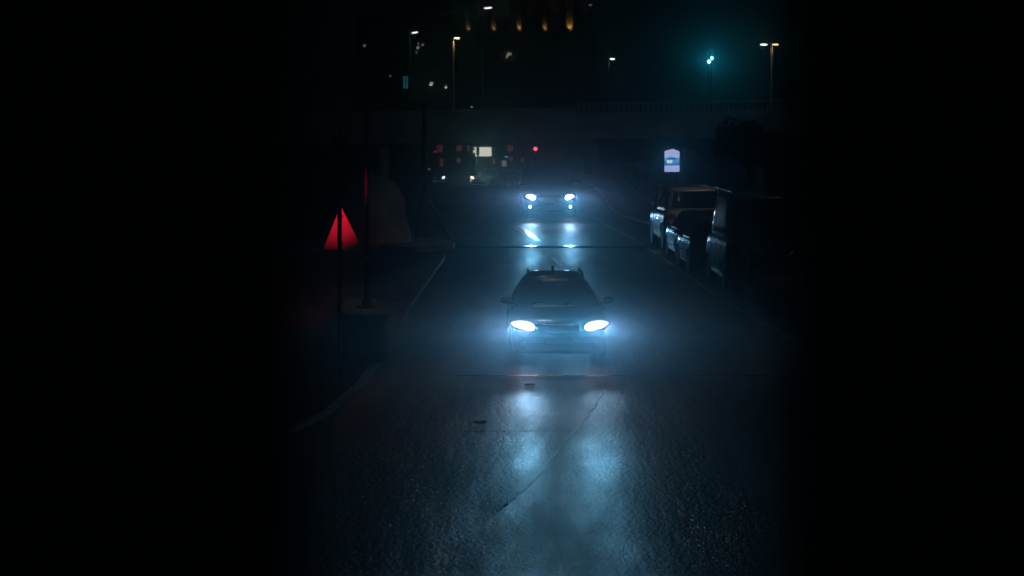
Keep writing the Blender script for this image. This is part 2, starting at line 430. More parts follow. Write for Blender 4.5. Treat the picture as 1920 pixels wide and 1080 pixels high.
# ------------------------------------------------------------------ overpass
OV = 300.0
def overpass():
    c = at(1000, 230, OV)
    t = thing('overpass', 'dark concrete road overpass spanning the whole street behind the traffic', 'overpass', (0, OV, gz(OV)))
    t.rotation_euler = (0, -R(1.0), 0)
    k = OV / FPX
    zz = lambda py: CAMZ - (py - HY) * k - gz(OV)
    m = MB(); m.box((0, 5, (zz(224) + zz(240)) / 2), (110, 10, (240 - 224) * k)); m.build('deck', M['deck'], t)
    m = MB(); m.box((-21, 0.2, (zz(204) + zz(223.9)) / 2), (54, 0.4, 19.9 * k)); m.build('parapet', M['deck'], t)
    m = MB(); m.box((30.5, 0.2, zz(219.5)), (49, 0.4, 8.8 * k)); m.build('parapet', M['deck'], t)
    m = MB(); m.box((30.5, 0.2, zz(197.4)), (49, 0.3, 4 * k)); m.build('rail', M['deck'], t)
    src = None
    for i in range(90):
        X = 6.3 + i * 0.46
        if src is None:
            m = MB(); m.tube([(0, 0, zz(215.1)), (0, 0, zz(211)), (0, 0, zz(207)), (0, 0, zz(203)), (0, 0, zz(199.4))], [0.09, 0.13, 0.11, 0.07, 0.10], 8)
            src = m.build('baluster', M['deck'], t, smooth=True); src.location = (X, 0.2, 0)
        else: inst('baluster', src, t, (X, 0.2, 0))
    for i, yy in enumerate((0.7, 3.5, 6.5, 9.3)):
        m = MB(); m.box((0, yy, (zz(240.1) + zz(264)) / 2), (110, 0.6, 23.8 * k)); m.build('girder', M['deck'], t)
    m = MB(); m.box((0, 0.3, zz(244)), (110, 0.14, 5 * k)); m.build('drip_ledge', M['deck'], t)
    for px in (712, 1112, 1432):
        X = (px - CX) * OV / FPX
        m = MB(); m.loft([[Vector((X + 0.7 * math.cos(a), 5 + 1.6 * math.sin(a), z)) for a in [2 * PI * i / 16 for i in range(16)]] for z in (-1.5, zz(264.2))])
        m.build('pier', M['deck'], t, smooth=True)
overpass()

# ------------------------------------------------------------------ far buildings
def building(name, label, px0, px1, pytop, d, depth, matl):
    x0, x1 = (px0 - CX) * d / FPX, (px1 - CX) * d / FPX
    ztop = CAMZ - (pytop - HY) * d / FPX; zb = gz(d) - 0.3
    t = thing(name, label, 'building', ((x0 + x1) / 2, d, zb))
    W = x1 - x0; H = ztop - zb
    m = MB(); m.box((0, depth / 2, H / 2), (W, depth, H)); m.build('wall', matl, t)
    m = MB(); m.box((0, depth / 2 - 0.15, H + 0.15), (W + 0.6, depth + 0.6, 0.3)); m.build('cornice', matl, t)
    return t, ((x0 + x1) / 2, d, zb), W, H
def win(t, org, d, px0, py0, px1, py1, matl, name='window', frame=True, mull=False):
    k = d / FPX
    x0, x1 = (px0 - CX) * k - org[0], (px1 - CX) * k - org[0]
    z1, z0 = CAMZ - (py0 - HY) * k - org[2], CAMZ - (py1 - HY) * k - org[2]
    f = None; e = 0.08
    cx_, cz_ = (x0 + x1) / 2, (z0 + z1) / 2
    m = MB()
    for s in (-1, 1):
        m.box((cx_ + s * ((x1 - x0) / 2 + e / 2), -0.06, cz_), (e, 0.12, z1 - z0))
        m.box((cx_, -0.06, cz_ + s * ((z1 - z0) / 2 + e / 2)), (x1 - x0 + 2 * e, 0.12, e))
    if mull:
        m.box((cx_, -0.05, cz_), (0.07, 0.1, z1 - z0)); m.box((cx_ - (x1 - x0) / 4 - 0.0175, -0.05, z0 + (z1 - z0) * 0.62), ((x1 - x0) / 2 - 0.036, 0.08, 0.07)); m.box((cx_ + (x1 - x0) / 4 + 0.0175, -0.05, z0 + (z1 - z0) * 0.62), ((x1 - x0) / 2 - 0.036, 0.08, 0.07))
    f = m.build(name, M['wall'], t)
    p = MB(); p.box((cx_, -0.02, cz_), (x1 - x0, 0.03, z1 - z0)); p.build('pane', matl, f)
    return f
# hotel with lit pilasters
HD = 430.0
t, o, W_, H_ = building('hotel', 'dark tall building with a row of six amber lit pilasters', 815, 1112, -60, HD, 14, M['wall2'])
tops = {828: 38, 877: 40, 925: 36, 973: 28, 1021: 25, 1068: 16}
for i, px in enumerate((828, 877, 925, 973, 1021, 1068)):
    k = HD / FPX; X = (px - CX) * k - o[0]; zb = CAMZ - (57 - 0.0 * i - HY) * k - o[2]
    m = MB(); m.box((X, -0.25, zb + 4.2), (0.62 if i < 5 else 0.9, 0.5, 8.4)); m.box((X, -0.3, zb - 0.14), (1.0, 0.6, 0.28)); m.box((X, -0.3, zb + 8.5), (0.95, 0.6, 0.24))
    m.build('pilaster', M['wall2'], t)
    m = MB(); m.lathe([(0.16, 0.0), (0.18, 0.12), (0.13, 0.26)], (X + 0.12, -0.85, zb + 0.05), 'z', 12); m.build('uplight', M['upl'], t)
    m = MB(); m.box((X, -0.6, zb - 0.36), (1.1, 1.2, 0.12)); m.build('ledge', M['wall2'], t)
    spot('uplight_beam', Vector((X + 0.02, -0.66, zb + 0.08)) + Vector(o), (0, 0.02, 1), [4, 15, 24, 42, 34, 150][i], (1.0, 0.50, 0.10), 100, 0.8, 0.1)
for r_, zz_ in enumerate((2.5, 6.0)):
    for j in range(5):
        px = 852 + 48.3 * j
        win(t, o, HD, px - 7, 70 + r_ * 45, px + 7, 92 + r_ * 45, M['glass'])
for j in range(5):
    win(t, o, HD, 852 + 48.3 * j - 6, 34, 852 + 48.3 * j + 6, 56, M['glass'])
win(t, o, HD, 1104, 8, 1110, 11, M['greywin'])
sg = thing('lit_sign', 'small pale lit pennant shaped sign hanging on the dark hotel front', 'sign', at(953, 104, HD - 0.4))
k = HD / FPX
m = MB(); m.prism([(-5.5*k, -5.5*k), (-1*k, -4*k), (1*k, 0.0), (6*k, 0.5*k), (6*k, 5*k), (-2*k, 5.5*k), (-3*k, 0)], -0.1, 0.05); m.build('panel', M['palewin'], sg)
m = MB(); m.box((0, 0.2, 0), (0.5, 0.3, 0.12)); m.build('bracket', M['black'], sg)
# left dark block
BD = 385.0
t, o, W_, H_ = building('apartment_block', 'dark apartment block at left with a tall cyan lit window', 668, 846, 30, BD, 12, M['wall'])
win(t, o, BD, 756, 143, 765, 166, M['cyanwin'], mull=True)
win(t, o, BD, 783, 80, 786, 84, M['greywin']); win(t, o, BD, 781, 87, 786, 92, M['palewin']); win(t, o, BD, 790, 82, 795, 86, M['greywin'])
win(t, o, BD, 681, 83, 686, 88, M['greywin']); win(t, o, BD, 730, 141, 733, 144, M['greywin'])
win(t, o, BD, 779, 95, 783, 101, M['cyanwin'])
for px in (690, 725, 760):
    for py in (60, 110): win(t, o, BD, px - 6, py - 9, px + 6, py + 9, M['glass'])
def wall_lamp(px, py, label, w=4, two=True):
    d = BD - 1.0; k = d / FPX
    t = thing('wall_lamp', label, 'lamp', at(px, py, d))
    m = MB(); m.box((0, 0.35, 0), (0.2, 0.7, 0.4)); m.build('bracket', M['black'], t)
    m = MB(); m.ball((0, -0.1, -2 * k), (w * k * 0.9, 0.15, 1.5 * k)); m.build('lens', M['whitewin'], t, smooth='all')
    m = MB(); m.ball((0.1 if two else 0, -0.1, 1.8 * k), (w * k * (1 if two else 0.6), 0.15, 0.8 * k)); m.build('lens', M['whitewin'] if two else M['palewin'], t, smooth='all')
wall_lamp(808, 157, 'pair of white lamps on the dark block beside the cyan window')
wall_lamp(836, 162, 'small white double lamp between the lit pair and the lamp pole', 3, False)

# building under the overpass with red lit windows
UD = 352.0
t, o, W_, H_ = building('shop_building', 'low plastered building with dim red lit windows seen under the overpass', 770, 1010, 262, UD, 10, M['wall2'])
for (a, b, c, d_) in ((819, 272, 830, 285), (856, 272, 866, 283), (876, 273, 881, 284), (951, 272, 962, 284)):
    win(t, o, UD, a, b, c, d_, M['redwin'])
for (a, b, c, d_) in ((825, 297, 831, 312), (912, 296, 916, 300), (924, 296, 929, 308), (954, 294, 962, 302)):
    win(t, o, UD, a, b, c, d_, M['redwin'])
for (a, b, c, d_) in ((856, 296, 864, 304), (976, 296, 983, 304)):
    win(t, o, UD, a, b, c, d_, M['brownwin'])
win(t, o, UD, 941, 301, 950, 312, M['greywin'], name='doorway')
cs = thing('lit_sign', 'small cyan lit sign above the pale doorway under the overpass', 'sign', at(949.5, 294, UD - 0.5))
m = MB(); m.box((0, 0, 0), (6.5 * UD / FPX, 0.12, 2.2 * UD / FPX)); m.build('panel', M['cyansign'], cs, bevel=0.02)
m = MB(); m.box((0, 0.25, 0), (0.1, 0.4, 0.1)); m.build('bracket', M['black'], cs)

# billboard
BB = 318.0; k = BB / FPX
p = at(904.5, 284.5, BB)
t = thing('billboard', 'cream white backlit billboard under the overpass left of the red signal', 'billboard', (p.x, p.y, gz(BB)))
zc = p.z - gz(BB)
m = MB(); m.box((0, 0.12, zc), (36 * k, 0.2, 19 * k)); m.build('frame', M['black'], t)
m = MB(); m.box((0, -0.01, zc), (34 * k, 0.05, 17 * k)); m.build('panel', M['bill'], t)
for s in (-1, 1):
    m = MB(); m.tube([(s * 12 * k, 0.2, -0.2), (s * 12 * k, 0.2, zc - 9.6 * k)], 0.09); m.build('post', M['black'], t)
point('billboard_light', (p.x, p.y - 1.2, p.z), 22, (1.0, 0.9, 0.7), 0.5)

# traffic lights
def signal_head(t, z, x=0, y=0, faces=1, lit=None, glow=None, scale=1.0, arm=None):
    """three-lens head; faces=+1: the lenses look towards -y (the camera)"""
    s = scale
    m = MB(); m.box((x, y, z), (0.34 * s, 0.24 * s, 1.0 * s)); m.build('housing', M['plastic'], t, bevel=0.03 * s)
    for i, nm in enumerate(('red', 'amber', 'green')):
        zz = z + (0.31 - 0.31 * i) * s
        m = MB(); m.lathe([(0.125 * s, -0.015), (0.10 * s, -0.04 * s), (0.02, -0.055 * s)] if faces > 0 else [(0.02, 0.055 * s), (0.10 * s, 0.04 * s), (0.125 * s, 0.015)], (x, y - 0.12 * s * faces, zz), 'y', 18)
        mm = M['lens_off']
        if lit == nm: mm = {'red': M['red'], 'green': M['green'], 'amber': M['lampwarm']}[nm]
        m.build('lens', mm, t, smooth='all')
        v = MB(); ring0 = []; ring1 = []
        for q in range(13):
            a = PI * (-0.12 + 1.24 * q / 12)
            for rr, ring in ((0.145, ring0), (0.13, ring1)):
                ring.append((math.cos(a) * rr * s, math.sin(a) * rr * s))
        poly = ring0 + ring1[::-1]
        v.prism([(x + a, zz + b) for a, b in poly], y - faces * 0.12 * s, y - faces * (0.12 * s + 0.22 * s)); v.build('visor', M['plastic'], t)
def traffic_light(label, px, py, d, lit, h_off=0.31, scale=1.0, faces=1, base=None, power=20, col=(1, .05, .06), group=None):
    p = at(px, py, d); b = gz(d) if base is None else base
    t = thing('traffic_light', label, 'traffic light', (p.x, d, b), 0, group)
    dz = {'red': -0.31, 'amber': 0, 'green': 0.31, None: 0}[lit] * scale
    z = p.z - b + dz
    m = MB(); m.tube([(0, 0.22, 0), (0, 0.22, z + 0.6 * scale)], [0.08, 0.06]); m.build('pole', M['black'], t, smooth=True)
    m = MB(); m.box((0, 0.16, z + 0.2), (0.08, 0.1, 0.06)); m.box((0, 0.16, z - 0.3), (0.08, 0.1, 0.06)); m.build('bracket', M['black'], t)
    signal_head(t, z, faces=faces, lit=lit, scale=scale)
    if power: spot('signal_lamp', (p.x, d - 0.42 * scale, p.z), (0, -1, 0), power, col, 60, 1.0, 0.08, None, 0.1)
    return t
traffic_light('traffic light showing red under the overpass right of the billboard', 1004, 279, 290, 'red', scale=1.25, power=14, col=(1, .02, .04))
DK = CAMZ - (222 - HY) * OV / FPX
traffic_light('right hand one of the two green traffic lights up on the overpass', 1334, 109, 304, 'green', scale=1.2, base=DK, power=70, col=(.01, .62, .85))
traffic_light('lower left one of the two green traffic lights up on the overpass', 1329, 115.5, 301.5, 'green', scale=1.2, base=DK, power=70, col=(.01, .62, .85))
traffic_light('dark traffic light silhouetted against the lit billboard', 896, 283, 300, None, scale=0.8, power=0)
tl = thing('traffic_light', 'dark sideways traffic light overlapping the left edge of the billboard', 'traffic light', (at(888, 285, 302).x, 302, gz(302)))
zc = at(888, 285, 302).z - gz(302)
m = MB(); m.tube([(-0.25, 0, 0), (-0.25, 0, zc + 0.9)], 0.07); m.build('pole', M['black'], tl, smooth=True)
m = MB(); m.box((0, 0, zc - 0.25), (0.3, 0.3, 0.34)); m.box((0, 0, zc + 0.28), (0.24, 0.3, 0.2)); m.build('housing', M['plastic'], tl, bevel=0.03)
m = MB(); m.box((-0.2, 0, zc + 0.75), (0.25, 0.2, 0.5)); m.build('backplate', M['plastic'], tl)

# street lamps on the overpass and beyond
def lamp_post(label, px, py, d, base, kind, polepx=None, tilt=0.0, power=60, col=(1, .62, .3), w=7, matl=None, grp='street lamps up on the overpass', pm=None):
    p = at(px, py, d); X0 = p.x if polepx is None else (polepx - CX) * d / FPX
    t = thing('street_lamp', label, 'street lamp', (X0, d, base), 0, grp)
    k = d / FPX; z = p.z - base; dx = p.x - X0
    m = MB(); m.tube([(0, 0, 0), (0, 0, z * 0.5), (0, 0, z + 0.1)], [0.13, 0.11, 0.08], 12); m.build('pole', pm or M['black'], t, smooth=True)
    m = MB(); m.tube([(0, 0, z + 0.08), (dx * 0.5, -0.15, z + 0.16), (dx, -0.3, z + 0.18)] if abs(dx) > 0.03 else [(0, 0, z + 0.02), (0, -0.2, z + 0.16), (0, -0.34, z + 0.18)], 0.04, 8); m.build('arm', M['pole'], t, smooth=True)
    Mt = Matrix.Rotation(-tilt, 3, 'Y')
    m = MB(); m.box((dx, -0.35, z + 0.13), (w * k * 1.3, 0.36, 0.10), m=Mt); m.build('housing', M['black'], t, bevel=0.02)
    m = MB(); m.ball((0, 0, 0), (w * k, 0.16, 1.5 * k)); m.v = [tuple(Mt @ Vector(q) + Vector((dx, -0.35, z + 0.02))) for q in m.v]; m.build('lens', matl, t, smooth='all')
    if power: spot('lamp_light', (p.x, d - 0.4, p.z - 0.16), (0, 0.25, -1), power, col, 150, 0.6, 0.12)
    return t
lamp_post('amber street lamp on a lit pole left of the hotel pilasters', 857, 72, 303, DK, 'arm', 850, 0, 140, (1, .5, .16), 5.5, M['lampwarm'], pm=M['pole'])
lamp_post('white street lamp above the middle of the overpass right of the hotel', 1148, 111, 303, DK, 'arm', 1141, 0, 30, (1, .72, .55), 4.5, M['lampwhite'])
lamp_post('topmost street lamp, a slightly tilted white bar above the hotel pilasters', 915, 15.5, 306, DK, 'arm', 905, R(4), 5, (1, .8, .8), 8, M['lamptube'])
lamp_post('tilted white bar street lamp at the upper left over the apartment block', 778, 61.5, 306, DK, 'arm', 768, R(6), 5, (1, .8, .8), 6, M['lamptube'])
# twin-armed
p = at(1447, 84, 303)
t = thing('street_lamp', 'twin armed street lamp with two lit heads at the upper right', 'street lamp', (p.x, 303, DK), 0, 'street lamps up on the overpass')
z = p.z - DK; k = 303 / FPX
m = MB(); m.tube([(0, 0, 0), (0, 0, z * 0.5), (0, 0, z)], [0.14, 0.12, 0.10], 12); m.build('pole', M['pole'], t, smooth=True)
for s, X, mm in ((-1, -15 * k, M['lampwhite']), (1, 7 * k, M['lampwarm'])):
    m = MB(); m.tube([(0, 0, z), (X * 0.5, -0.1, z + 0.12), (X, -0.2, z + 0.14)], 0.04, 8); m.build('arm', M['pole'], t, smooth=True)
    m = MB(); m.box((X, -0.2, z + 0.12), (0.55, 0.3, 0.08)); m.build('housing', M['black'], t, bevel=0.02)
    m = MB(); m.ball((X, -0.22, z + 0.02), ((7 if s < 0 else 6) * k, 0.14, (1.7 if s < 0 else 1.3) * k)); m.build('lens', mm, t, smooth='all')
    spot('lamp_light', Vector((X, -0.3, z - 0.12)) + Vector((p.x, 303, DK)), (0, 0.25, -1), 90 if s > 0 else 60, (1, .5, .18) if s > 0 else (1, .75, .6), 150, 0.6, 0.12)
# two ordinary lamps under the overpass at left, one on the parapet
def small_lamp(px, py, d, base, label, r, matl, h=None):
    p = at(px, py, d); t = thing('lamp', label, 'lamp', (p.x, d, base))
    z = p.z - base; k = d / FPX
    m = MB(); m.tube([(0, 0.1, 0), (0, 0.1, z)], 0.05, 8); m.build('pole', M['black'], t, smooth=True)
    m = MB(); m.box((0, 0.02, z + 1.6 * r * k), (r * 2.4 * k, 0.3, 0.06)); m.build('cap', M['black'], t)
    m = MB(); m.ball((0, -0.1, z), (r * k, 0.12, r * 0.6 * k)); m.build('globe', matl, t, smooth='all')
small_lamp(799, 288.5, 316, gz(316), 'small white lamp under the left end of the overpass', 3.0, M['whitewin'])
small_lamp(884.5, 200.5, 300.3, CAMZ - (204 - HY) * OV / FPX + 0.02, 'tiny dim lamp on the overpass parapet above the billboard', 2.0, M['palewin'])
small_lamp(804.5, 317, 312, gz(312), 'dim round lamp low at left beside the far bluish headlight', 2.4, M['greywin'])
p = at(816, 284.5, 322)
t = thing('traffic_light', 'far dim red traffic light seen obliquely at the left under the overpass', 'traffic light', (p.x, 322, gz(322)))
z = p.z - gz(322)
m = MB(); m.tube([(0, 0.2, 0), (0, 0.2, z + 0.3)], 0.06); m.build('pole', M['black'], t, smooth=True)
m = MB(); m.box((0, 0.05, z - 0.3), (0.34, 0.2, 0.98)); m.build('housing', M['plastic'], t, bevel=0.03)
m = MB(); m.ball((0, -0.07, z), (0.14, 0.06, 0.07)); m.build('lens', emit('signal_red_dim', (0.55, 0.01, 0.03), 1.0), t, smooth='all')

# pale lit pillar box at far left
p = gx(820.5, 262)
t = thing('utility_cabinet', 'pale utility cabinet at the far left kerb beside the bluish headlight', 'cabinet', p)
k = 262 / FPX
m = MB(); m.box((0, 0, 12 * k), (8 * k, 0.4, 24 * k)); m.build('body', M['stone'], t, bevel=0.03)
m = MB(); m.box((-6 * k, 0.02, 6 * k), (4 * k, 0.35, 12 * k)); m.build('side_box', M['stone'], t, bevel=0.03)
m = MB(); m.box((0, 0, 24.6 * k), (9.4 * k, 0.5, 0.05)); m.build('cap', M['stone'], t)

# ------------------------------------------------------------------ lit advertising sign, boat, abutment slope
SD = 250.0; k = SD / FPX
p = gx(1260, SD)
t = thing('advertising_sign', 'glowing house shaped advertising sign picturing a blue boat, under the overpass', 'sign', p)
zz = lambda py: CAMZ - (py - HY) * k - gz(SD)
X = lambda px: (px - 1260) * k
m = MB(); m.prism([(X(1245), zz(323)), (X(1275), zz(323)), (X(1275), zz(283.2)), (X(1261.3), zz(278)), (X(1245), zz(283.2))], 0.02, 0.22); m.build('casing', M['black'], t)
def flat(name, poly, matl, y, parent=None):
    m = MB(); m.prism([(X(a), zz(b)) for a, b in poly], y, y + 0.003); return m.build(name, matl, parent or t)
panel = flat('panel', [(1246, 322), (1274, 322), (1274, 284), (1261.3, 279), (1246, 283.5)], M['sign_pale'], 0.015)
flat('sea_picture', [(1246, 310.5), (1274, 310.5), (1274, 296), (1246, 296)], M['sign_blue'], 0.010)
flat('water_band', [(1246, 302), (1274, 305), (1274, 296.2), (1246, 296.2)], M['sign_sky'], 0.006)
flat('boat_hull', [(1252.5, 299), (1266.5, 299.2), (1268, 295.3), (1259, 296), (1251.5, 295.6)], M['sign_navy'], 0.001)
flat('boat_cabin', [(1253, 295.3), (1264, 295.3), (1261.5, 292.6), (1254.5, 293)], M['sign_sky'], 0.001)
flat('price_card', [(1250.4, 305.8), (1260.6, 305.8), (1260.6, 300), (1250.4, 300)], M['sign_card'], -0.003)
flat('price_mark', [(1253, 304.2), (1258, 304.2), (1257.6, 301.6), (1254.6, 301.8)], M['sign_gold'], -0.007)
for (a, b, y_, mm) in ((1250, 1270, 286.5, 'sign_pink'), (1252, 1268, 289, 'sign_pink'), (1252, 1269, 314.3, 'sign_pink'), (1249, 1271, 317.4, 'sign_grey')):
    flat('text_line', [(a, y_ + 0.45), (b, y_ + 0.45), (b, y_ - 0.45), (a, y_ - 0.45)], M[mm], 0.010)
for s in (-1, 1):
    m = MB(); m.box((s * 8 * k, 0.12, zz(323.1) / 2 - 0.1), (0.1, 0.1, zz(323.1) + 0.2)); m.build('leg', M['black'], t)
spot('sign_light', p + Vector((0, -0.15, zz(302))), (0, -1, -0.05), 30, (0.35, 0.55, 1.0), 150, 0.8, 0.5)

# pale boat hull laid up left of the sign
p = gx(1203, 246); k = 246 / FPX
t = thing('boat', 'pale pointed boat hull laid up on trestles left of the glowing sign', 'boat', p)
zt, zb_ = at(0, 303, 246).z - p.z, at(0, 322, 246).z - p.z
rings = []
for i in range(9):
    u = i / 8; x = (-23 + 46 * u) * k; wy = 0.75 * math.sin(PI * min(1, 0.12 + u) / 2) ** 0.7 * (1 if u > .02 else 0.1)
    top = zb_ + (zt - zb_) * (0.45 + 0.55 * math.sin(PI * min(u * 1.25, 1) * 0.62)); bot = zb_ + (zt - zb_) * 0.25 * (1 - u) ** 2
    rings.append([Vector((x, -wy, top)), Vector((x, -wy * 0.7, bot + 0.25)), Vector((x, 0, bot)), Vector((x, wy * 0.7, bot + 0.25)), Vector((x, wy, top)), Vector((x, 0, top + 0.08))])
m = MB(); m.loft(rings); m.build('hull', M['hull'], t, smooth=True)
for s in (-10, 12):
    m = MB()
    for e in (-1, 1):
        m.tube([(s * k - 0.3 * e, -0.4, -0.1), (s * k, 0, zb_ + 0.3)], 0.05, 6); m.tube([(s * k - 0.3 * e, 0.4, -0.1), (s * k, 0, zb_ + 0.3)], 0.05, 6)
    m.build('trestle', M['wood'], t)
# sloped wing wall right of the sign
p = gx(1318, 262); k = 262 / FPX
t = thing('wing_wall', 'pale sloping concrete wing wall of the overpass right of the glowing sign', 'wall', p)
zz2 = lambda py: at(0, py, 262).z - p.z
m = MB(); m.prism([(-34 * k, -0.3), (34 * k, -0.3), (28 * k, zz2(322)), (4 * k, zz2(296)), (-14 * k, zz2(283)), (-34 * k, zz2(279))], 0, 1.2); m.build('wall', M['deck'], t)
m = MB(); m.prism([(30 * k, zz2(322)), (28.2 * k, zz2(318)), (4.2 * k, zz2(292.5)), (-13.6 * k, zz2(279.5)), (-14 * k, zz2(282.9)), (4 * k, zz2(295.9)), (28 * k, zz2(321.9))], -0.08, 1.25); m.build('coping', M['conc'], t)

# ------------------------------------------------------------------ right roadside: barrier wall and handrail beyond the parked cars
def wall_run():
    t = thing('roadside_wall', 'long low pale concrete wall curving along the far right side of the road', 'wall', (right_kerb(124) + 0.6, 124, 0))
    ds = [106, 112, 118, 124, 130, 136, 142, 148, 154, 160, 172, 186, 200]
    for a, b in zip(ds, ds[1:]):
        m = MB(); rings = []
        for d in (a + 0.02, b - 0.02):
            x = right_kerb(d) + 0.9; z = gz(d)
            rings.append([Vector((x - t.location.x, d - 124, z)), Vector((x - t.location.x, d - 124, z + 0.62)), Vector((x + 0.25 - t.location.x, d - 124, z + 0.62)), Vector((x + 0.25 - t.location.x, d - 124, z))])
        m.loft(rings); m.build('wall_panel', M['palewall'], t, bevel=0.02)
    r = thing('handrail', 'thin steel handrail on posts behind the low far right wall', 'railing', (right_kerb(124) + 1.8, 124, 0))
    pts = [Vector((right_kerb(d) + 1.75 - r.location.x, d - 124, gz(d) + 1.15)) for d in ds]
    m = MB(); m.tube(pts, 0.035, 8); m.build('rail', M['pole'], r, smooth=True)
    src = None
    for q in pts:
        if src is None:
            m = MB(); m.tube([(0, 0, -1.15), (0, 0, -0.02)], 0.03, 8); src = m.build('post', M['pole'], r); src.location = q
        else: inst('post', src, r, q)
wall_run()

# ------------------------------------------------------------------ left side: plinth with pole, triangle sign, signal, mound, post
p = Vector((at(689, 576, 61).x, 61, 0.135))
t = thing('plinth', 'low rounded concrete plinth on the left pavement with a slim pole on it', 'plinth', p)
def stadium(hw, hl, n=14):
    r = []
    for i in range(n + 1):
        a = PI * i / n; r.append((hw * math.cos(a), hl - hw + hw * math.sin(a)))
    for i in range(n + 1):
        a = PI + PI * i / n; r.append((hw * math.cos(a), -(hl - hw) + hw * math.sin(a)))
    return r
m = MB(); m.slab([(x, y) for x, y in stadium(0.46, 2.15)], 0, 0.80); m.build('base', M['conc'], t, smooth=True)
m = MB(); m.slab([(x, y) for x, y in stadium(0.50, 2.2)], 0.802, 0.87); m.build('cap', M['conc'], t, bevel=0.02, smooth=True)
t = thing('signal_pole', 'slim tall pole standing on the left concrete plinth', 'pole', (at(687, 575, 60.6).x, 60.6, 1.005))
m = MB(); m.tube([(0, 0, 0.05), (0, 0, 2.0), (0, 0, 3.7)], [0.045, 0.045, 0.04], 12); m.build('shaft', M['darkpole'], t, smooth=True)
m = MB(); m.lathe([(0.2, 0), (0.2, 0.03), (0.09, 0.05), (0.07, 0.16), (0.045, 0.18)], (0, 0, 0), 'z', 16); m.build('foot', M['black'], t, smooth=True)
m = MB(); m.lathe([(0.06, 0), (0.06, 0.09)], (0, 0, 0.87), 'z', 14); m.build('clamp', M['pole'], t)
m = MB(); m.ball((0, 0, 3.72), 0.05); m.build('cap', M['black'], t, smooth='all')

# triangle sign seen from behind
TD = 62.0
p = Vector((at(639, 468, TD).x, TD, 0.135))
t = thing('triangular_sign', 'back of a triangular road sign glowing red in a signal light', 'road sign', p)
k = TD / FPX
zb_, zt = at(0, 468, TD).z - p.z, at(0, 390, TD).z - p.z
tri = [(-32 * k, zb_ + 0.03), (-29 * k, zb_), (36 * k, zb_), (39 * k, zb_ + 0.03), (1.5 * k, zt), (-2 * k, zt)]
m = MB(); m.prism(tri, 0.04, 0.055); m.build('plate', M['signback'], t)
m = MB(); m.tube([(-1 * k, 0, 0), (-1 * k, 0, zt + 0.05)], 0.03, 12); m.build('post', M['black'], t, smooth=True)
for zc in (zb_ + 0.12, zt - 0.16):
    m = MB(); m.box((-1 * k, 0.02, zc), (0.10, 0.035, 0.05)); m.build('clamp', M['black'], t)
# signal for oncoming traffic: seen from behind, its red light falls on the sign
p = Vector((at(637.5, 350, 56.5).x, 56.5, 0.06))
t = thing('traffic_light', 'dark back of the traffic light above the red lit triangular sign', 'traffic light', p)
m = MB(); m.tube([(0, -0.2, 0), (0, -0.2, 4.3)], 0.034, 12); m.build('pole', M['black'], t, smooth=True)
signal_head(t, 3.76, faces=-1, lit='red', scale=0.9)
src_ = p + Vector((0.0, 0.36, 3.76 + 0.28))
spot('signal_beam', src_, (-0.085, 1, -0.225), 2000, (1.0, 0.010, 0.04), 20, 1.0, 0.07)

# pale mound and timber post farther back on the left
p = Vector((at(700, 478, 96).x, 97, 0.135))
t = thing('stone_mound', 'large pale rounded stone mass on the left behind the slim pole', 'boulder')
t.location = p
rings = []
for j in range(11):
    z = 2.15 * j / 10; q = (1 - (j / 10) ** 3.2) ** 0.45 if j < 10 else 0.05
    rings.append([Vector(((0.95 + 0.12 * (1 - j / 10)) * q * math.cos(a) * (1 + 0.03 * math.sin(3 * a + j)), 1.4 * q * math.sin(a), z + 0.02 * math.sin(5 * a))) for a in [2 * PI * i / 28 for i in range(28)]])
m = MB(); m.loft(rings); m.build('rock', M['stone'], t, smooth='all')
m = MB(); m.slab([(0.35 + 0.9 + 1.15 * math.cos(a), -0.4 + 2.6 * math.sin(a)) for a in [2 * PI * i / 30 for i in range(30)]], 0.0, 0.16); m.build('footing', M['conc'], t, smooth=True)
p = Vector((at(796, 462, 98).x, 99.0, 0.29))
t = thing('timber_post', 'tall dark post with a slanting brace beside the left stone mass', 'post', p)
m = MB(); m.tube([(0, 0, -0.12), (0, 0, 1.2), (-0.04, 0, 4.1)], [0.10, 0.09, 0.07], 10); m.build('shaft', M['wood'], t, smooth=True)
m = MB(); m.tube([(0.02, 0, 1.28), (0.42, -0.2, 0.62), (0.86, -0.4, -0.22)], [0.07, 0.065, 0.06], 8); m.build('brace', M['wood'], t, smooth=True)
m = MB(); m.tube([(-0.03, 0.1, 1.5), (-0.22, 0.0, 0.6), (-0.3, 0.0, -0.12)], 0.05, 8); m.build('brace', M['wood'], t, smooth=True)

# ------------------------------------------------------------------ vehicles
def wheel_src(r, wd):
    ty = MB(); ty.lathe([(r * 0.66, -wd/2), (r * 0.93, -wd/2), (r, -wd/2 + 0.03), (r, wd/2 - 0.03), (r * 0.93, wd/2), (r * 0.66, wd/2)], (0,0,0), 'x', 28)
    rm = MB(); rm.lathe([(r * 0.66, -wd/2 + 0.01), (r * 0.66, wd/2 - 0.015), (r * 0.60, wd/2 - 0.02), (r * 0.58, wd/2 - 0.07), (r * 0.18, wd/2 - 0.05), (r * 0.16, wd/2 - 0.01), (0.01, wd/2 - 0.01)], (0,0,0), 'x', 28)
    for i in range(5):
        a = 2 * PI * i / 5
        Mx = Matrix.Rotation(a, 3, 'X')
        rm.box(Mx @ Vector((wd/2 - 0.035, 0, r * 0.38)), (0.035, r * 0.17, r * 0.46), m=Mx)
    return ty, rm

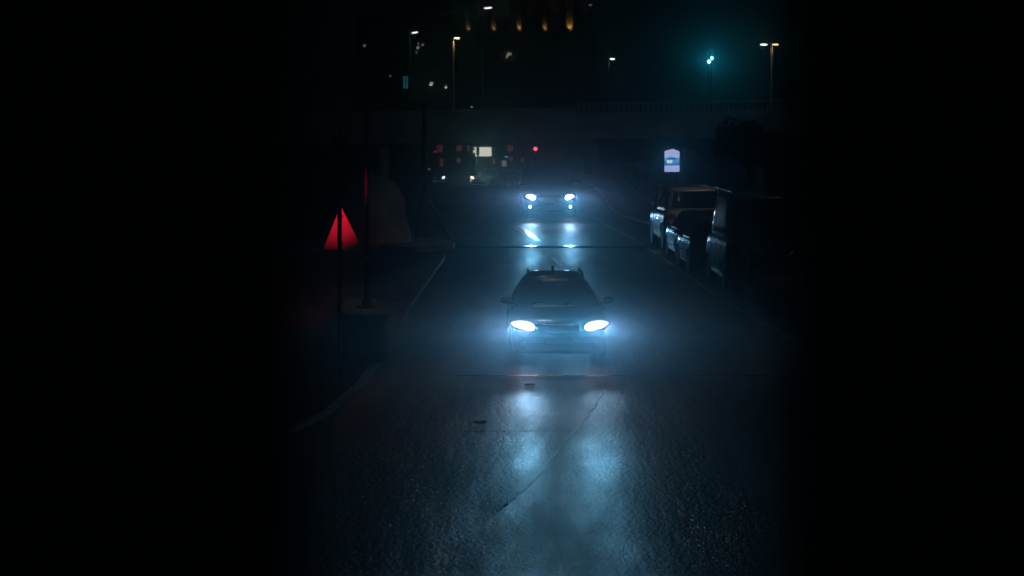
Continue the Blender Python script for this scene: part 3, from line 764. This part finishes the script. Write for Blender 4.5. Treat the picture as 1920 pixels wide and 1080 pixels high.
def car(name, label, cat, loc, yaw, P, group=None):
    """front at local -y. P: dict of proportions"""
    t = thing(name, label, cat, loc, yaw, group)
    L, W, HT, BELT = P['L'], P['W'] / 2, P['H'], P['belt']
    gc = P.get('gc', 0.2); paint_ = P['paint']; yf, yr = -L / 2, L / 2
    hood = P['hood']; nose = P['nose']                  # hood: height of bonnet at screen base; nose: bonnet height at the front
    sf0, sf1, sr0, sr1 = P['sf0'], P['sf1'], P['sr0'], P['sr1']   # screen base/top, rear screen base/top (fractions of L from front)
    Y = lambda f: yf + f * L
    tail = P.get('tail', BELT)
    st = [(0.0, 0.80, gc + 0.10, nose - 0.14), (0.012, 0.88, gc + 0.03, nose - 0.05), (0.04, 0.945, gc, nose), (0.10, 0.985, gc, nose + (hood - nose) * 0.45),
          (max(sf0 - 0.08, 0.13), 1.0, gc, hood - 0.02), (sf0 + 0.02, 1.0, gc, hood), (0.5, 1.0, gc, BELT), (sr0 - 0.12 if sr0 - 0.12 > 0.52 else 0.6, 1.0, gc, BELT + 0.01),
          (min(sr0, 0.95), 0.99, gc, tail), (0.965, 0.96, gc + 0.02, tail - 0.01), (0.99, 0.92, gc + 0.05, tail - 0.05), (1.0, 0.86, gc + 0.12, tail - 0.14)]
    half = [(0.90, 0.0), (0.97, 0.10), (0.995, 0.30), (1.0, 0.52), (0.985, 0.74), (0.955, 0.90), (0.90, 0.975), (0.72, 1.0), (0.36, 1.012), (0.0, 1.016)]
    rings = []
    for f, wf, zb, zt in st:
        h = zt - zb
        rgt = [Vector((W * wf * a, Y(f), zb + h * b)) for a, b in half]
        lft = [Vector((-q.x, q.y, q.z)) for q in rgt[:-1]][::-1]
        rings.append(rgt + lft)
    body_mb = MB(); body_mb.loft(rings)
    body = body_mb.build('body', paint_, t, smooth=True)
    r = P.get('wr', 0.33); wd = 0.21
    ax = (Y(P.get('fa', 0.19)), Y(P.get('ra', 0.80)))
    # wheel arches cut out
    cut = MB()
    for a in ax:
        cut.lathe([(r * 1.14, -W - 0.2), (r * 1.14, -W + 0.32)], (0, a, r), 'x', 28); cut.lathe([(r * 1.14, W - 0.32), (r * 1.14, W + 0.2)], (0, a, r), 'x', 28)
    co = cut.build('cutter', M['plastic'], t)
    md = body.modifiers.new('arches', 'BOOLEAN'); md.object = co; md.operation = 'DIFFERENCE'; md.solver = 'EXACT'
    bpy.context.view_layer.update()
    me = bpy.data.meshes.new_from_object(body.evaluated_get(bpy.context.evaluated_depsgraph_get()))
    body.modifiers.clear(); body.data = me; me.name = 'body'
    bpy.data.objects.remove(co)
    ty, rm = wheel_src(r, wd)
    tysrc = rmsrc = None
    for a in ax:
        for s in (-1, 1):
            w_ = bpy.data.objects.new('wheel', None); C.objects.link(w_); w_.parent = t; w_.location = (s * (W - wd / 2 - 0.015), a, r); w_.empty_display_size = 0.2
            if s < 0: w_.rotation_euler = (0, 0, PI)
            if tysrc is None: tysrc = ty.build('tyre', M['rubber'], w_, smooth=True); rmsrc = rm.build('rim', M['rim'], w_, smooth=True)
            else: inst('tyre', tysrc, w_); inst('rim', rmsrc, w_)
    # greenhouse
    gw0, gw1 = W * P.get('gw0', 0.93), W * P.get('gw1', 0.72)
    zb0, zt0 = BELT - 0.05, HT - 0.06
    N = 6.0
    def lev(u):
        e = u ** 1.12
        return Y(sf0) + (Y(sf1) - Y(sf0)) * u, Y(sr0) + (Y(sr1) - Y(sr0)) * e, gw0 + (gw1 - gw0) * u ** 1.25, zb0 + (zt0 - zb0) * u
    def ring(u, inset=0.0, dz=0.0, n=44):
        a, b, ww, z = lev(u); c, h = (a + b) / 2, (b - a) / 2
        h -= inset * 1.2; ww -= inset; o_ = []
        for i in range(n):
            th = 2 * PI * (i + 0.5) / n
            cs, sn = math.cos(th), math.sin(th)
            rr = (abs(cs) ** N + abs(sn) ** N) ** (-1 / N)
            o_.append(Vector((ww * rr * cs, c + h * rr * sn, z + dz)))
        return o_
    rg = [ring(u) for u in (0, .25, .5, .75, .92, 1.0)] + [ring(1.0, 0.035, 0.03), ring(1.0, 0.11, 0.05), ring(1.0, 0.3, 0.06), ring(1.0, gw1 - 0.08, 0.065)]
    m = MB(); m.loft(rg); m.build('cabin', paint_, t, smooth='all' if 0 else True)
    def xside(u, y):
        a, b, ww, z = lev(u); c, h = (a + b) / 2, (b - a) / 2
        q = min(abs((y - c) / h), 0.999); return ww * (1 - q ** N) ** (1 / N), z
    def yend(u, x, front):
        a, b, ww, z = lev(u); c, h = (a + b) / 2, (b - a) / 2
        q = min(abs(x / ww), 0.999); return c + (-1 if front else 1) * h * (1 - q ** N) ** (1 / N), z
    def endglass(nm, front, u0, u1, wf):
        def Pq(i, j):
            u = u0 + (u1 - u0) * j; a, b, ww, z = lev(u); x = (i - 0.5) * 2 * ww * wf
            y, z = yend(u, x, front); return Vector((x, y + (-0.012 if front else 0.012), z + 0.006))
        m = MB(); m.grid(Pq, 14, 6); return m.build(nm, M['glass'], t, smooth='all')
    ws = endglass('windscreen', True, 0.10, 0.93, 0.90)
    if P.get('rear_glass', True): endglass('rear_window', False, P.get('rw0', 0.16), 0.90, 0.84)
    for s in (-1, 1):
        for (f0, f1) in P.get('side_win', ((0.03, 0.47), (0.50, 0.93))):
            def Pq(i, j):
                u = 0.14 + 0.74 * j; a, b, ww, z = lev(u); fr = f0 + (f1 - f0) * i
                y = a + 0.06 + (b - a - 0.12) * fr; x, z = xside(u, y); return Vector((s * (x + 0.008), y, z))
            m = MB(); m.grid(Pq, 8, 4); m.build('side_window', M['glass'], t, smooth='all')
        # mirrors
        mx = s * (gw0 + 0.13); my = Y(sf0) + 0.42
        m = MB(); m.ball((mx, my, BELT + 0.06), (0.105, 0.07, 0.07)); m.build('wing_mirror', P.get('mirror', paint_), t, smooth='all')
        m = MB(); m.box((s * (gw0 + 0.04), my + 0.02, BELT + 0.01), (0.16, 0.05, 0.04)); m.build('mirror_arm', M['plastic'], t)
        for fd in P.get('doors', (0.44, 0.64)):
            m = MB(); m.box((s * (W + 0.003), Y(fd), BELT - 0.13), (0.03, 0.17, 0.03)); m.build('door_handle', P.get('handle', paint_), t, bevel=0.008)
        # door shut lines as recessed dark gaps
        for fd in P.get('gaps', (0.31, 0.50, 0.69)):
            m = MB(); m.tube([(s * (W * 0.997 + 0.0005), Y(fd), gc + 0.16), (s * (W * 1.0 + 0.0005), Y(fd), gc + 0.45 * (BELT - gc)), (s * (W * 0.985), Y(fd), BELT - 0.12)], 0.004, 6); m.build('door_seam', M['plastic'], t)
        if P.get('rails'):
            a, b, ww, z = lev(1.0)
            m = MB(); m.tube([(s * (ww - 0.03), a + 0.10, z + 0.03), (s * (ww - 0.035), a + 0.22, z + 0.085), (s * (ww - 0.04), (a + b) / 2, z + 0.105), (s * (ww - 0.04), b - 0.3, z + 0.08), (s * (ww - 0.04), b - 0.12, z + 0.03)], 0.02, 8)
            m.build('roof_rail', M['chrome'], t, smooth=True)
    # front end
    hz = P.get('hz', nose - 0.08); hx = P.get('hx', 0.72) * W; hw, hh = P.get('hw', 0.21), P.get('hh', 0.085)
    for s in (-1, 1):
        def almond(n=20):
            pts = []
            for i in range(n):
                a = 2 * PI * i / n; x = math.cos(a) * hw; z = math.sin(a) * hh * (1.0 - 0.25 * math.cos(a))
                pts.append((x, z + x * 0.16))
            return pts
        base = [Vector((s * (hx + x), yf + 0.05 + max(0, x + hw * 0.2) * 0.30, hz + z)) for x, z in almond()]
        mid = [Vector((s * (hx + x * 0.9), yf - 0.005 + max(0, x * 0.9 + hw * 0.2) * 0.30, hz + z * 0.88)) for x, z in almond()]
        top = [Vector((s * (hx + x * 0.45), yf - 0.03 + max(0, x * 0.45 + hw * 0.2) * 0.30, hz + z * 0.45)) for x, z in almond()]
        m = MB(); m.loft([base, mid, top]); m.build('headlight', P.get('lamp', M['lensoff']) if s in P.get('lit', (-1, 1)) else M['lensoff'], t, smooth='all')
    m = MB(); m.box((0, yf + 0.01, nose - 0.16), (W * 0.8, 0.06, 0.14)); gr = m.build('grille', M['plastic'], t, bevel=0.02)
    for i in range(4):
        q = MB(); q.box((0, yf - 0.024, nose - 0.21 + i * 0.033), (W * 0.76, 0.012, 0.010)); q.build('grille_bar', P.get('gbar', M['plastic']), gr)
    m = MB(); m.box((0, yf + 0.03, gc + 0.16), (W * 1.45, 0.10, 0.16)); m.build('lower_intake', M['plastic'], t, bevel=0.03)
    m = MB(); m.box((0, yf - 0.028, gc + 0.27), (0.5, 0.02, 0.11)); m.build('number_plate', M['plate'], t, bevel=0.006)
    for s in (-1, 1):
        m = MB(); m.lathe([(0.065, 0.03), (0.06, -0.01), (0.02, -0.025)], (s * W * 0.74, yf - 0.0, gc + P.get('fogz', 0.2)), 'y', 16); m.build('fog_light', P.get('fog', M['lensoff']), t, smooth='all')
    m = MB()
    for s in (-0.55, 0.15):
        a = yend(0.12, s * W, True); b = yend(0.34, (s + 0.5) * W, True)
        m.tube([(s * W, a[0] - 0.03, a[1] + 0.01), ((s + 0.5) * W, b[0] - 0.035, b[1] - 0.02)], 0.008, 6)
    m.build('wiper', M['plastic'], t)
    # rear end
    tz = P.get('tz', tail - 0.2)
    for s in (-1, 1):
        m = MB(); m.box((s * W * 0.80, yr - 0.02, tz), (W * 0.28, 0.11, P.get('th', 0.17))); m.build('tail_light', P.get('tailm', M['tail']), t, bevel=0.03)
    m = MB(); m.box((0, yr - 0.03, gc + 0.2), (W * 1.72, 0.16, 0.22)); m.build('rear_bumper', P.get('bumper', paint_), t, bevel=0.05)
    m = MB(); m.box((0, yr - 0.005, tail - 0.34), (0.5, 0.03, 0.11)); m.build('number_plate', M['plate'], t, bevel=0.006)
    return t, Vector((hx, yf, hz))

SUV = dict(L=4.5, W=1.86, H=1.60, belt=1.06, hood=1.00, nose=0.86, sf0=0.24, sf1=0.42, sr0=0.985, sr1=0.90, wr=0.35, gw1=0.70, rails=True, hz=0.755)
# --- the oncoming car
CB1, HB1, BS1, LB1, WB1 = 290, 50, 260, 160, 160
CB2, HB2, BS2, LB2, WB2 = 230, 25, 110, 260, 760
PINK = (1.0, 0.48, 0.82)
LAVH = (0.62, 0.62, 1.0)
WIDE = (0.005, 0.56, 0.95)
P1 = dict(SUV); P1.update(paint=M['carnavy'], lamp=M['hot'], hx=0.745, hw=0.24, hh=0.095, hz=0.69, H=1.49, W=1.82, belt=1.0, hood=0.96, nose=0.80, gw1=0.60, gc=0.15)
Y1 = 60.3
c1, lp = car('oncoming_car', 'near dark car with roof rails driving toward the camera, headlights glaring', 'car', ((1045 - CX) * Y1 / FPX, Y1 + 2.25, 0), R(1.2), P1)
LAV = (0.36, 0.66, 1.0); TEAL = (0.05, 0.48, 0.72)
for s in (-1, 1):  # halo and glare spots are added, aimed at the camera to imitate lens glare
    spot('halo_core', (s * lp.x, lp.y - 0.10, lp.z), (-0.035, -1, 0.0773), CB1, PINK, 2.6, 1.0, 0.07, c1, 0.3)
    spot('glare_beam', (s * lp.x, lp.y - 0.10, lp.z), (-0.035, -1, 0.0773), HB1, LAVH, 5.5, 1.0, 0.07, c1, 0.125)
    spot('glare_spill', (s * lp.x, lp.y - 0.10, lp.z), (-0.035, -1, 0.0773), BS1, TEAL, 13, 1.0, 0.07, c1, 0.058)
    spot('low_beam', (s * lp.x, lp.y - 0.10, lp.z), (0, -1, -0.042), LB1, LAV, 27, 1.0, 0.07, c1, 0.42)
    spot('wide_beam', (s * lp.x, lp.y - 0.10, lp.z), (0, -1, -0.024), WB1, WIDE, 104, 1.0, 0.07, c1, 0.045)
m = MB(); m.tube([(0.0, 1.5, 1.47), (0, 1.62, 1.55), (0.0, 1.7, 1.47)], 0.025, 6); m.build('roof_aerial', M['plastic'], c1)
# --- the far oncoming van
VAN = dict(L=4.9, W=1.98, H=1.86, belt=1.16, hood=1.12, nose=0.95, sf0=0.15, sf1=0.33, sr0=0.995, sr1=0.955, wr=0.34, gw0=0.95, gw1=0.80, side_win=((0.03, 0.3), (0.33, 0.62), (0.65, 0.93)), hz=0.78)
P2 = dict(VAN); P2.update(paint=M['carblack'], lamp=M['hot2'], fog=M['hot2'], hw=0.19, hh=0.11, hx=0.72, hz=0.74, fogz=0.185)
Y2 = 119.0
c2, lp2 = car('oncoming_van', 'far dark van driving toward the camera with headlights and fog lights lit', 'van', ((1026 - CX) * Y2 / FPX, Y2 + 2.4, 0), R(2.6), P2)
for s in (-1, 1):  # camera-aimed spots added here too, only for the glow around the van's lamps
    spot('halo_core', (s * lp2.x, lp2.y - 0.10, lp2.z), (-0.056, -1, 0.0395), CB2, PINK, 2.0, 1.0, 0.07, c2, 0.25)
    spot('glare_beam', (s * lp2.x, lp2.y - 0.10, lp2.z), (-0.056, -1, 0.0395), HB2, LAVH, 5, 1.0, 0.07, c2, 0.10)
    spot('glare_spill', (s * lp2.x, lp2.y - 0.10, lp2.z), (-0.056, -1, 0.0395), BS2, TEAL, 11, 1.0, 0.07, c2, 0.05)
    spot('low_beam', (s * lp2.x, lp2.y - 0.10, lp2.z), (0, -1, -0.07), LB2, LAV, 56, 1.0, 0.07, c2, 0.22)
    spot('wide_beam', (s * lp2.x, lp2.y - 0.10, lp2.z), (0, -1, -0.03), WB2, (.16, .60, 1.0), 60, 1.0, 0.07, c2, 0.075)
    spot('fog_beam', (s * 0.73, lp2.y - 0.09, 0.385), (0, -1, -0.03), 60, LAV, 110, 1.0, 0.06, c2, 0.05)

# --- parked row on the right
G = 'vehicles parked along the right kerb'
P3 = dict(SUV); P3.update(paint=M['carwhite'], H=1.9, W=1.9, L=4.6, belt=1.22, hood=1.14, nose=1.05, sf0=0.27, sf1=0.37, sr0=0.99, sr1=0.955, gw1=0.80, rails=False, wr=0.39, gc=0.28, mirror=M['chrome'], bumper=M['carwhite'])
car('parked_suv', 'boxy white off-road car at the far end of the parked row', 'car', (5.36, 99.4, 0), PI + 0.07, P3, G)
HB = dict(SUV); HB.update(L=3.9, W=1.7, H=1.40, belt=0.92, hood=0.90, nose=0.72, sf0=0.22, sf1=0.44, sr0=0.97, sr1=0.80, wr=0.30, gw1=0.66, rails=False, gc=0.17)
P4 = dict(HB); P4.update(paint=M['carblack'])
car('parked_car', 'small black car between the white off-road car and the blue grey hatchback', 'car', (5.42, 93.6, 0), PI + 0.06, P4, G)
P5 = dict(HB); P5.update(paint=M['carblue'], H=1.42)
car('parked_car', 'blue grey hatchback parked just ahead of the tall blue van', 'car', (5.50, 88.6, 0), PI + 0.06, P5, G)
P6 = dict(VAN); P6.update(paint=M['carvan'], L=5.1, W=1.95, H=2.30, belt=1.30, hood=1.22, nose=1.0, sf0=0.12, sf1=0.27, sr0=0.995, sr1=0.985, gw1=0.88, side_win=((0.03, 0.24),), rear_glass=True, rw0=0.3, th=0.3, tz=1.0)
vt, _ = car('parked_van', 'tall dark blue panel van with roof rack in the middle of the parked row', 'van', (6.12, 82.4, 0), PI + 0.06, P6, G)
m = MB()
for yy in (-1.0, 0.0, 1.0, 2.0): m.tube([(-0.82, yy, 2.42), (0.82, yy, 2.42)], 0.022, 6)
for s in (-1, 1):
    m.tube([(s * 0.82, -1.2, 2.42), (s * 0.82, 2.2, 2.42)], 0.022, 6)
    for yy in (-1.0, 2.0): m.tube([(s * 0.80, yy, 2.2), (s * 0.82, yy, 2.42)], 0.018, 6)
m.build('roof_rack', M['chrome'], vt)
P7 = dict(HB); P7.update(paint=M['carsilver'], L=4.4, W=1.78, H=1.52, belt=1.0, tail=1.0, sr0=0.86, sr1=0.72, hood=0.98, nose=0.8, gc=0.22, wr=0.33, tailm=M['tail'], bumper=M['chrome'])
car('parked_car', 'grey saloon parked at an angle at the near end of the row', 'car', (7.0, 71.9, 0), PI - 0.42, P7, G)
# motor scooter behind the van
def scooter(loc, yaw):
    t = thing('motor_scooter', 'small parked motor scooter with red tail light behind the blue van', 'scooter', loc, yaw)
    for yy in (-0.62, 0.62):
        w_ = MB(); w_.lathe([(0.15, -0.05), (0.25, -0.06), (0.28, 0), (0.25, 0.06), (0.15, 0.05)], (0, yy, 0.28), 'x', 22)
        wo = w_.build('wheel', M['rubber'], t, smooth=True)
        w_ = MB(); w_.lathe([(0.16, -0.03), (0.16, 0.03), (0.03, 0.05), (0.03, -0.05)], (0, yy, 0.28), 'x', 16); w_.build('rim', M['rim'], wo)
    m = MB()
    m.loft([[Vector((hw * math.cos(a), y, z + hz_ * math.sin(a))) for a in [2 * PI * i / 14 for i in range(14)]] for y, hw, z, hz_ in ((-0.12, 0.15, 0.33, 0.08), (0.1, 0.18, 0.5, 0.2), (0.4, 0.19, 0.6, 0.22), (0.7, 0.16, 0.68, 0.15), (0.92, 0.08, 0.74, 0.06))])
    m.build('body', M['carblack'], t, smooth=True)
    m = MB(); m.loft([[Vector((hw * math.cos(a), y + 0.05 * math.sin(a), z)) for a in [2 * PI * i / 12 for i in range(12)]] for y, hw, z in ((-0.42, 0.20, 0.34), (-0.46, 0.22, 0.6), (-0.44, 0.18, 0.85), (-0.40, 0.10, 1.0))]); m.build('leg_shield', M['carblack'], t, smooth=True)
    m = MB(); m.box((0, -0.2, 0.3), (0.34, 0.5, 0.06)); m.build('footboard', M['plastic'], t, bevel=0.02)
    m = MB(); m.box((0, 0.36, 0.83), (0.28, 0.66, 0.09)); m.build('seat', M['plastic'], t, bevel=0.035)
    m = MB(); m.tube([(-0.34, -0.3, 1.04), (-0.15, -0.38, 1.02), (0.15, -0.38, 1.02), (0.34, -0.3, 1.04)], 0.02, 8); m.build('handlebar', M['black'], t)
    for s in (-1, 1):
        m = MB(); m.tube([(s * 0.26, -0.34, 1.03), (s * 0.32, -0.36, 1.2)], 0.008, 6); m.ball((s * 0.33, -0.36, 1.24), (0.07, 0.02, 0.05)); m.build('mirror', M['chrome'], t)
    m = MB(); m.box((0, 0.92, 1.05), (0.38, 0.36, 0.30)); m.build('top_box', M['carblack'], t, bevel=0.05)
    m = MB(); m.box((0, 1.1, 1.08), (0.30, 0.03, 0.10)); m.build('tail_light', M['tail'], t, bevel=0.01)
    m = MB(); m.box((0, 1.0, 0.80), (0.13, 0.04, 0.06)); m.build('reflector', M['amber'], t, bevel=0.01)
    m = MB(); m.tube([(0, -0.62, 0.28), (0, -0.5, 0.7), (0, -0.42, 0.98)], 0.035, 8); m.build('fork', M['black'], t)
    m = MB(); m.tube([(0.0, 0.1, 0.3), (0.18, 0.3, 0.0)], 0.012, 6); m.build('kickstand', M['black'], t)
scooter((5.50, 76.0, 0), PI + 0.15)

# --- cars in the dip under the overpass
SED = dict(HB); SED.update(L=4.5, W=1.78, H=1.44, belt=0.94, tail=0.96, sr0=0.84, sr1=0.70, wr=0.31)
P8 = dict(SED); P8.update(paint=M['carwhite'], lamp=M['warmhot'], lit=(-1,), hw=0.2, hh=0.09)
YD = 258.0
c8, l8 = car('waiting_car', 'white saloon with one lit headlight waiting under the overpass', 'car', (gx(929, YD + 1).x, YD + 1, gz(YD + 1)), -R(38), P8)
spot('headlight_beam', (l8.x, l8.y - 0.1, l8.z), (0, -1, -0.03), 60, (1, .8, .65), 120, 1.0, 0.08, c8, 0.5)
P9 = dict(SED); P9.update(paint=M['carblack'], lamp=M['coolhot'], lit=(-1,), hw=0.19, hh=0.075)
c9, l9 = car('turning_car', 'dark saloon with a bluish white headlight behind the white car', 'car', (gx(958, 266).x + 1.4, 268, gz(268)), -R(62), P9)
spot('headlight_beam', (-l9.x, l9.y - 0.1, l9.z), (0, -1, -0.03), 50, (.75, .85, 1), 120, 1.0, 0.08, c9, 0.5)
P10 = dict(SED); P10.update(paint=M['carblack'], lamp=M['coolhot'], lit=(1,), hw=0.21, hh=0.10)
c10, l10 = car('turning_car', 'black saloon at the far left with a bright bluish headlight', 'car', (gx(783, 262).x, 262, gz(262)), R(52), P10)
spot('headlight_beam', (l10.x, l10.y - 0.1, l10.z), (0, -1, 0.0), 800, (.75, .85, 1), 100, 1.0, 0.08, c10, 0.3)

# ------------------------------------------------------------------ trees at the right behind the parked row
def tree(label, loc, h, seed):
    rn = random.Random(seed)
    t = thing('street_tree', label, 'tree', loc)
    m = MB(); m.tube([(0, 0, -0.1), (0.05, 0, h * 0.25), (-0.04, 0.03, h * 0.45), (0, 0, h * 0.62)], [0.2, 0.16, 0.13, 0.07], 10)
    tips = []
    for i in range(7):
        a = rn.uniform(0, 2 * PI); z0 = h * rn.uniform(0.32, 0.55); l = h * rn.uniform(0.2, 0.34)
        e = Vector((math.cos(a) * l, math.sin(a) * l, z0 + h * rn.uniform(0.12, 0.3))); tips.append(e)
        m.tube([(0, 0, z0), tuple(e * 0.5 + Vector((0, 0, z0 * 0.5 + 0.1))), tuple(e)], [0.07, 0.05, 0.025], 6)
    m.build('trunk', M['bark'], t, smooth=True)
    m = MB(); v = []; f = []
    for i in range(5200):
        c = rn.choice(tips) if rn.random() < 0.75 else Vector((0, 0, h * 0.75))
        dv = Vector((rn.gauss(0, 1), rn.gauss(0, 1), rn.gauss(0, 0.8))).normalized() * rn.uniform(0.2, 1.0) * h * 0.17
        q = c + dv; s = rn.uniform(0.06, 0.12)
        a = Vector((rn.gauss(0, 1), rn.gauss(0, 1), rn.gauss(0, 1))).normalized(); b = a.orthogonal().normalized()
        o_ = len(v); v += [q - a * s, q + b * s * 0.6, q + a * s, q - b * s * 0.6]; f.append((o_, o_ + 1, o_ + 2, o_ + 3))
    m.add(v, f); o = m.build('crown', M['leaf'], t); o['kind'] = 'stuff'
tree('leafy street tree on the right pavement behind the tall blue van', (9.4, 108, 0.06), 3.5, 3)
tree('leafy street tree farther along the right, behind the white off-road car', (9.6, 132, 0.06), 3.6, 5)

# ------------------------------------------------------------------ dark columns the view passes between
for s, x0, x1, lab in ((-1, -0.235, -0.082, 'blurred dark steel post close to the camera filling the left side'), (1, 0.1055, 0.25, 'blurred dark steel post close to the camera filling the right side')):
    t = thing('steel_post', lab, 'post', ((x0 + x1) / 2, 1.25, gz(3)))
    m = MB(); m.box((0, 0, 4.6), (x1 - x0, 0.05, 9.2)); m.build('shaft', M['darkcol'], t, bevel=0.012)
    m = MB(); m.box((0, 0, 0.2), (x1 - x0 + 0.06, 0.16, 0.44)); m.build('base', M['darkcol'], t, bevel=0.02)
    m = MB(); m.box((0, 0, 9.35), (x1 - x0 + 0.06, 0.16, 0.3)); m.build('cap', M['darkcol'], t, bevel=0.02)

# street lamps on this side of the junction, over the frame: those over the road glint on the oncoming car
def near_lamp(label, x, y, side, aim, power, col=(1.0, .82, .62), reach=2.1, lens=None):
    t = thing('street_lamp', label, 'street lamp', (x, y, gz(y) + 0.05), 0, 'street lamps on this side of the overpass')
    H = 9.0
    m = MB(); m.tube([(0, 0, 0), (0, 0, 4), (0, 0, H)], [0.11, 0.09, 0.07], 12); m.build('pole', M['pole'], t, smooth=True)
    m = MB(); m.tube([(0, 0, H - 0.1), (side * reach * 0.4, 0, H + 0.25), (side * (reach - 0.3), 0, H + 0.35)], 0.045, 8); m.build('arm', M['pole'], t, smooth=True)
    m = MB(); m.box((side * reach, 0, H + 0.36), (0.75, 0.3, 0.12)); m.build('housing', M['black'], t, bevel=0.03)
    m = MB(); m.ball((side * reach, 0, H + 0.28), (0.3, 0.14, 0.06)); m.build('lens', lens or M['lampwarm'], t, smooth='all')
    spot('lamp_light', (x + side * reach, y, gz(y) + H + 0.20), aim, power, col, 120, 0.8, 0.12)
near_lamp('near street lamp on the left pavement arching over the junction', -7.4, 36, 1, (0, 1.1, -1), 40, (.75, .88, 1.0))
near_lamp('unseen street lamp added on the right pavement to light the parked row', 9.9, 90.5, -1, (-0.25, 0.65, -0.9), 150, (0.97, .93, .84))  # added out of view to brighten the white car and its neighbours
near_lamp('street lamp high over the road straight above the oncoming car', -7.6, 64.5, 1, (0.0, 0.1, -1), 5, reach=8.2, lens=M['lampnear'])
near_lamp('street lamp high over the road just beyond the oncoming car', -7.9, 83, 1, (0.0, 0.1, -1), 5, reach=8.5, lens=M['lampnear'])
near_lamp('unseen street lamp added at the far right corner to light the overpass', 32.0, 266, -1, (-1.4, 1.0, -0.22), 900, (.55, .78, 1.0))  # added out of view so the overpass face shows

# ------------------------------------------------------------------ haze volume added to give the lamps a lens-like glare
m = MB(); m.box((0, 260, 7.5), (660, 620, 31))
hz = m.build('haze', mat('glare_haze', (0.5, 0.5, 0.5)))
hm = hz.data.materials[0]; n = hm.node_tree; n.nodes.remove(n.nodes['Principled BSDF'])
pv = n.nodes.new('ShaderNodeVolumePrincipled')
pv.inputs['Color'].default_value = (0.27, 0.80, 0.95, 1); pv.inputs['Density'].default_value = HAZE_DENSITY; pv.inputs['Anisotropy'].default_value = 0.981
n.links.new(pv.outputs[0], n.nodes['Material Output'].inputs['Volume'])
hm.cycles.volume_sampling = 'EQUIANGULAR'
hz['kind'] = 'stuff'
